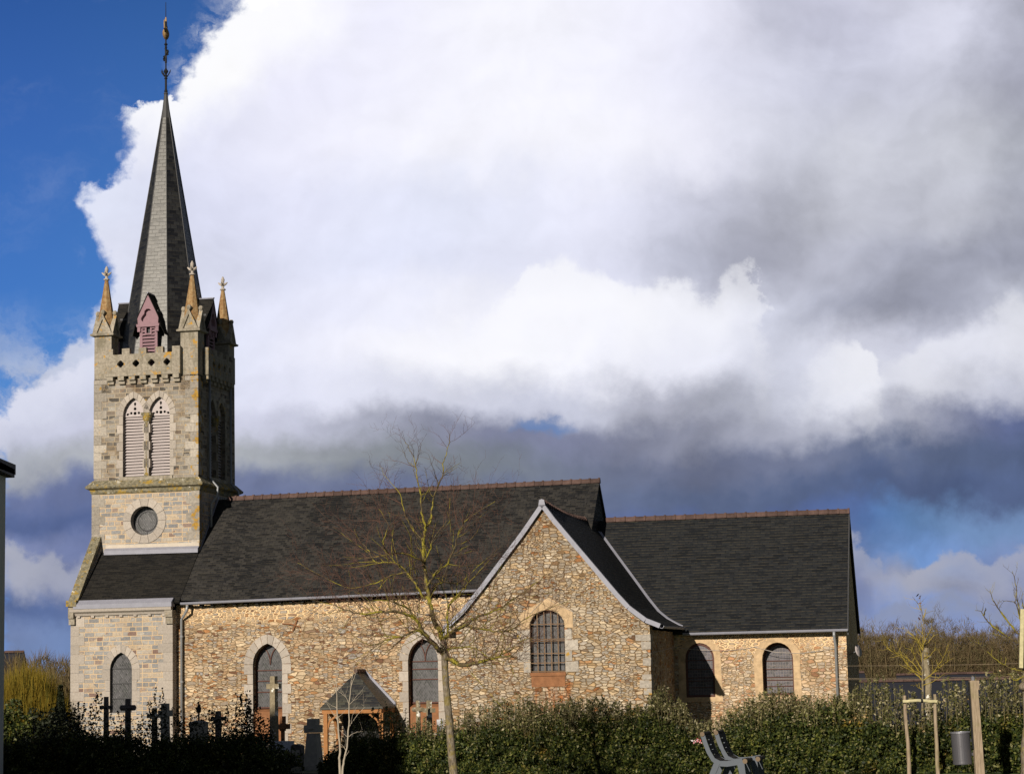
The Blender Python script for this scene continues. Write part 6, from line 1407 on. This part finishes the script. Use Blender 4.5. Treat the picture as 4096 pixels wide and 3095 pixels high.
def monument(r, h):
    mb = MB(); mb.hexa([Vector((x, y, .1)) for x, y in ((-.17, -.13), (.17, -.13), (.17, .13), (-.17, .13))], [Vector((x, y, h - .30)) for x, y in ((-.115, -.09), (.115, -.09), (.115, .09), (-.115, .09))])
    mb.build('shaft', 'grave_stone', r)
    mb = MB(); mb.box(-.17, .17, -.105, .105, h - .29, h - .13); mb.box(-.105, .105, -.09, .09, h - .128, h); mb.lathe([(.01, -.02), (.06, -.01), (.06, .01), (.01, .02)], (0, -.11, h - .2), 10); mb.build('cross_head', 'grave_stone', r)
    mb = MB(); mb.box(-.26, .26, -.2, .2, -.1, .1); mb.build('plinth', 'grave_stone', r)
grave(1253, 2873, 46.5, 'massive tapering stone monument with a cross-shaped head beside the porch', 'grave monument', monument, radians(-25), 'grave_monument')
grave(1672, 2800, 49, 'stone cross with round log-like arms, left of the pair before the second nave window', 'grave cross', latin(0, .24, .10, .20, 'cross_lichen', True), radians(-62))
grave(1716, 2800, 49.6, 'square-cut stone cross, right of the pair before the second nave window', 'grave cross', latin(0, .24, .11, .22, 'cross_lichen'), radians(-62))
grave(1760, 2876, 49, 'slim white plaque on a grave beside the tree trunk', 'grave marker', lambda r, h: (lambda mb: (mb.box(-.07, .04, -.02, .02, 0, h), mb.box(.045, .07, -.02, .02, 0, h + .01), mb.build('plaque', 'grave_white', r)))(MB()), radians(-10), 'grave_marker')
# flowers
c = atY(2790, 3090, 37); 
P = rng.normal(size=(34, 3)) * (.035, .035, .022) + np.array(atY(2790, 2962, 34.45))
fb = leaf_mesh('flower_bunch', P, .020, 'flower'); tag(fb, 'small bunch of red and white flowers showing against the hedge', 'flowers')

# ------------------------------------------------------------------ left-hand house and the taller house beyond the frame that shades the hedge
def house(name, x0, x1, y0, y1, ze, zr, label, along='Y', over=.3, zb=-1, wall_m='white_render'):
    r = empty(name, ((x0+x1)/2, (y0+y1)/2, 0)); tag(r, label, 'house'); l_ = r.location
    X = lambda x: x - l_.x; Y = lambda y: y - l_.y
    mb = MB(); mb.box(X(x0), X(x1), Y(y0), Y(y1), zb, ze)
    if along == 'Y': mb.prism([(X(x0), Y(y0), ze), (X((x0+x1)/2), Y(y0), zr - .15), (X(x1), Y(y0), ze)], (0, .001, 0), (0, y1 - y0 - .001, 0))
    else: mb.prism([(X(x0), Y(y0), ze), (X(x0), Y((y0+y1)/2), zr - .15), (X(x0), Y(y1), ze)], (.001, 0, 0), (x1 - x0 - .001, 0, 0))
    mb.build('wall', wall_m, r)
    mb = MB()
    if along == 'Y':
        m_ = (x0 + x1) / 2; sl = (zr - ze) / ((x1 - x0) / 2)
        for s_, xe in ((-1, x0), (1, x1)):
            a = Vector((X(xe + s_*over), Y(y0 - over), ze - over*sl)); b = Vector((X(m_), Y(y0 - over), zr)); L = Vector((0, y1 - y0 + 2*over, 0)); th = Vector((0, 0, .14))
            mb.hexa([a, b, b + th, a + th], [a + L, b + L, b + th + L, a + th + L])
    else:
        m_ = (y0 + y1) / 2; sl = (zr - ze) / ((y1 - y0) / 2)
        for s_, ye in ((-1, y0), (1, y1)):
            a = Vector((X(x0 - over), Y(ye + s_*over), ze - over*sl)); b = Vector((X(x0 - over), Y(m_), zr)); L = Vector((x1 - x0 + 2*over, 0, 0)); th = Vector((0, 0, .14))
            mb.hexa([a, b, b + th, a + th], [a + L, b + L, b + th + L, a + th + L])
    mb.build('roof', 'dark_roof', r)
    return r, X, Y
# house whose shaded wall closes the left of the view
xe_ = atY(23, 1900, 36).x
r, X, Y = house('rendered_house', -15.5, xe_, 27.0, 36.0, 5.05, 5.16, 'pale rendered house with a dark flat eave cut by the left edge', 'X', .12, wall_m='white_render')
mb = MB(); mb.box(X(-15.7), X(xe_ + .12), Y(26.8), Y(36.2), 5.10, 5.27); mb.build('eaves_board', 'black_iron', r)
for yw in (29, 32.5):
    mb = MB(); mb.box(X(xe_ - .02), X(xe_ + .02), Y(yw), Y(yw + 1.1), 1.0, 2.3); w_ = mb.build('window', 'leaded_glass', r)
    mb = MB(); mb.box(X(xe_ - .02), X(xe_ + .05), Y(yw - .06), Y(yw + 1.16), .92, .98); mb.build('window_sill', 'granite', w_)
# taller house off the frame
r, X, Y = house('tall_house', -24.0, -12.0, 14.5, 21.0, 9.4, 13.2, 'tall pale house standing left of the green', 'X', .25)
for i in range(4):
    for z in (1.0, 4.0, 7.0):
        xw = -22.6 + i * 2.8; mb = MB(); mb.box(X(xw), X(xw + 1.1), Y(14.47), Y(14.5), z, z + 1.4); mb.build('window', 'leaded_glass', r)

# houses of the valley
def gable_house(px0, px1, yr, Y_, dep, drop, label, zb=-9):
    a = atY(px0, yr[0], Y_); b = atY(px1, yr[1], Y_); zr = (a.z + b.z) / 2; r = empty('house', ((a.x+b.x)/2, Y_, zr - drop)); tag(r, label, 'house', 'dark slate-roofed houses beyond the churchyard')
    hx = (b.x - a.x) / 2
    mb = MB(); mb.box(-hx + .2, hx - .2, -dep + .4, dep - .4, zb - (zr - drop), .05); mb.prism([(-hx + .2, -dep + .4, 0.06), (-hx + .2, 0, drop - .2), (-hx + .2, dep - .4, .06)], (0, 0, 0), (2*hx - .4, 0, 0)); mb.build('wall', 'white_render', r)
    mb = MB()
    for s_ in (-1, 1):
        A, B, C, D = Vector((-hx, s_*dep, -.1)), Vector((hx, s_*dep, -.1)), Vector((hx, 0, drop)), Vector((-hx, 0, drop)); mb.prism([A, B, C, D], (0, 0, 0), (0, 0, .15))
    mb.build('roof', 'dark_roof', r)
    mb = MB(); n = int(hx * 2 / .5)
    for i in range(n): x = -hx + i * 2*hx/n; mb.prism([(x, -.12, drop + .14), (x, 0, drop + .26), (x, .12, drop + .14)], (0, 0, 0), (2*hx/n * .96, 0, 0))
    mb.build('ridge_tiles', 'ridge_tile', r); return r
gable_house(3412, 4300, (2739, 2722), 112, 5, 4.6, 'long low house roof of dark blue-grey slate nearest behind the hedge')
gable_house(3586, 3972, (2708, 2702), 135, 4, 3.2, 'shorter dark slate house roof rising behind the long one')
gable_house(3400, 3458, (2700, 2699), 138, 4, 3.2, 'small piece of dark slate roof beside the chancel corner')
gable_house(-60, 98, (2622, 2619), 120, 6, 5.6, 'dark slate-roofed house at the far left behind the golden shrub')

# overhead wires
for i, (ya, yb, Y_) in enumerate(((2652, 2612, 60), (2702, 2664, 62), (2706, 2672, 58))):
    a = atY(3380, ya, Y_); b = atY(4500, yb, Y_ - 10); a = a + (a - b) * .35; b = b + (b - a) * .5; m_ = (a + b) / 2 - Vector((0, 0, .15)); q, r = smooth_path([a, m_, b], [.0045] * 3, 10); mb = MB(); mb.tube([p - a for p in q], r, 4)
    o = mb.build('overhead_wire', 'stake_wood'); o.location = a; tag(o, ['highest', 'middle', 'lowest'][i] + ' of the thin overhead wires in front of the far wood', 'wire', 'overhead wires crossing at the right')

# ------------------------------------------------------------------ vegetation beyond
def crown_points(c, rx, rz, n, flat=.25):
    v = rng.normal(size=(n, 3)); v /= np.linalg.norm(v, axis=1)[:, None]; v *= (rng.random(n) ** .42)[:, None]
    lump = 1 + .22 * np.sin(v[:, 0] * 9 + c[0]) * np.cos(v[:, 2] * 8 + c[1]); v *= lump[:, None]
    return v * (rx, rx * .6, rz) + np.array(c)
def slivers(name, P, D, ln, wd, mat_, parent=None):
    n = len(P); D = D / np.linalg.norm(D, axis=1)[:, None]; L = (ln * (.5 + rng.random(n)))[:, None]; s_ = rng.normal(size=(n, 3)); s_[:, 1] *= .2; s_ -= (s_ * D).sum(1)[:, None] * D; s_ /= np.linalg.norm(s_, axis=1)[:, None]
    q = np.stack([P - s_ * wd, P + s_ * wd, P + D * L], 1).reshape(-1, 3)
    me = bpy.data.meshes.new(name); me.vertices.add(3*n); me.vertices.foreach_set('co', q.astype(np.float32).ravel()); me.loops.add(3*n); me.loops.foreach_set('vertex_index', np.arange(3*n, dtype=np.int32)); me.polygons.add(n); me.polygons.foreach_set('loop_start', np.arange(0, 3*n, 3, dtype=np.int32)); me.update(calc_edges=True); me.materials.append(MATS[mat_])
    o = bpy.data.objects.new(name, me); col.objects.link(o)
    if parent is not None: o.parent = parent
    return o
# the far wood: one mass
PP = []; DD = []; GP = []; tr_ = MB()
for row, (Y_, k) in enumerate(((250, 0), (262, 8), (280, 2))):
    px = 2250 + row * 17
    while px < 5000:
        yt = 2478 + k - (px - 3700) * .012 + 14 * sin(px * .021 + row * 2) + 20 * random.gauss(0, 1) + (15 if px > 3900 else 0)
        c = atY(px, yt + 42, Y_); zt = c.z; zb = gz(c.x, Y_) ; hgt = zt - zb; rx = random.uniform(2.6, 4.2)
        n = 5200 if 3350 < px < 4250 else 2200; cp = crown_points((c.x, Y_, zt - hgt * .36), rx, hgt * .40, n); PP.append(cp); o_ = np.array((c.x, Y_, zb + hgt * .1)); d_ = cp - o_; d_ /= np.linalg.norm(d_, axis=1)[:, None]; d_ = d_ + rng.normal(size=d_.shape) * .55; DD.append(d_)
        tr_.tube([(c.x, Y_, zb - .5), (c.x + random.gauss(0, .3), Y_, zb + hgt * .4), (c.x + random.gauss(0, .7), Y_, zb + hgt * .8)], [.28, .18, .05], 5, False)
        for _ in range(5):
            a = random.random() * 2*pi; tr_.tube([(c.x, Y_, zb + hgt * random.uniform(.25, .5)), (c.x + cos(a) * rx * .5, Y_ + sin(a) * rx * .4, zb + hgt * .7), (c.x + cos(a) * rx * .7, Y_ + sin(a) * rx * .5, zb + hgt * .92)], [.10, .06, .02], 4, False)
        if random.random() < .8: GP.append(crown_points((c.x + random.uniform(-2, 2), Y_ - 4, zb + hgt * random.uniform(.25, .45)), 2.8, 2.6, 1500))
        px += random.uniform(55, 95)
wood = slivers('far_wood', np.concatenate(PP), np.concatenate(DD), .7, .022, 'wood_twig'); tag(wood, 'far wood of bare brown trees with ivy-green undergrowth', 'wood', kind='stuff')
tr_.build('trunks', 'wood_twig', wood, clean=False, uv=False)
leaf_mesh('undergrowth', np.concatenate(GP), .17, 'wood_green', wood)

# left background: bare hedgerow trees, golden willow, dark conifer, evergreen bush
def bare_far(px, yt, Y_, rx, label, n=7000, ln=.55):
    c = atY(px, yt, Y_); zb = gz(c.x, Y_); h = c.z - zb; r = empty('bare_tree', (c.x, Y_, zb)); tag(r, label, 'tree', 'bare trees behind the golden shrub')
    mb = MB(); mb.tube([(0, 0, -.3), (.05, 0, h*.4), (.1, 0, h*.85)], [.16, .10, .02], 6, False)
    for _ in range(16):
        a = random.random()*2*pi; z = h * random.uniform(.25, .7); mb.tube([(0, 0, z), (cos(a)*rx*.5, sin(a)*rx*.5, z + h*.15), (cos(a)*rx*.8, sin(a)*rx*.8, min(h, z + h*.33))], [.05, .03, .008], 4, False)
    mb.build('trunk', 'wood_twig', r, clean=False, uv=False)
    cp = crown_points((0, 0, h*.6), rx, h*.42, n); d_ = cp - np.array((0, 0, h*.1)); d_ /= np.linalg.norm(d_, axis=1)[:, None]; d_ = d_ + rng.normal(size=d_.shape)*.4; slivers('crown', cp, d_, ln, .012, 'wood_twig', r)
bare_far(140, 2650, 100, 2.0, 'bare brown tree with spreading crown left of the west bay')
bare_far(215, 2665, 96, 1.8, 'bare brown tree close to the west corner of the church')
bare_far(262, 2690, 92, 1.4, 'small bare tree nearest the west corner of the church')
bare_far(45, 2660, 104, 1.6, 'bare tree in front of the far-left slate roof')
c = atY(110, 2690, 68); zb = gz(c.x, 68); gw_ = empty('golden_willow', (c.x, 68, zb)); tag(gw_, 'golden-stemmed willow shrub catching the sun at the left', 'shrub')
h = c.z - zb; n = 16000; bx = rng.normal(size=(n, 3)) * (.85, .5, 0); f = rng.random(n) ** .8; hh = h * (1 - .16 * (bx[:, 0] / .85) ** 2) * (.85 + .15 * rng.random(n)); bx[:, 2] = f * hh; d_ = np.stack([bx[:, 0] * .12, bx[:, 1] * .1, np.ones(n)], 1) + rng.normal(size=(n, 3)) * .10
slivers('stems', bx, d_, .55, .007, 'willow_stem', gw_)
c = atY(243, 2740, 60); zb = gz(c.x, 60); cf = empty('conifer', (c.x, 60, zb)); tag(cf, 'narrow dark conifer beside the church corner', 'tree')
h = c.z - zb; n = 6000; f = rng.random(n); a = rng.random(n) * 2*pi; r_ = (1 - f) * .34 * (rng.random(n) ** .4) + .02; leaf_mesh('foliage', np.stack([np.cos(a)*r_, np.sin(a)*r_, .2 + f*(h - .2)], 1), .05, 'dark_leaf', cf)
mb = MB(); mb.tube([(0, 0, -.2), (0, 0, h*.9)], [.06, .01], 5); mb.build('trunk', 'wood_twig', cf)
for px, yt, rx, lb in ((30, 2800, 1.0, 'dull green evergreen bush at the foot of the golden willow'), (210, 2830, .9, 'low dark bush between the conifer and the golden willow')):
    c = atY(px, yt, 58); zb = gz(c.x, 58); h = c.z - zb; bsh = empty('bush', (c.x, 58, zb)); tag(bsh, lb, 'bush'); leaf_mesh('foliage', crown_points((0, 0, h*.5), rx, h*.5, 9000), .045, 'hedge_leaf' if px == 30 else 'dark_leaf', bsh)
    mb = MB(); mb.tube([(0, 0, -.2), (0, 0, h*.6)], [.05, .02], 5); mb.build('stem', 'wood_twig', bsh)
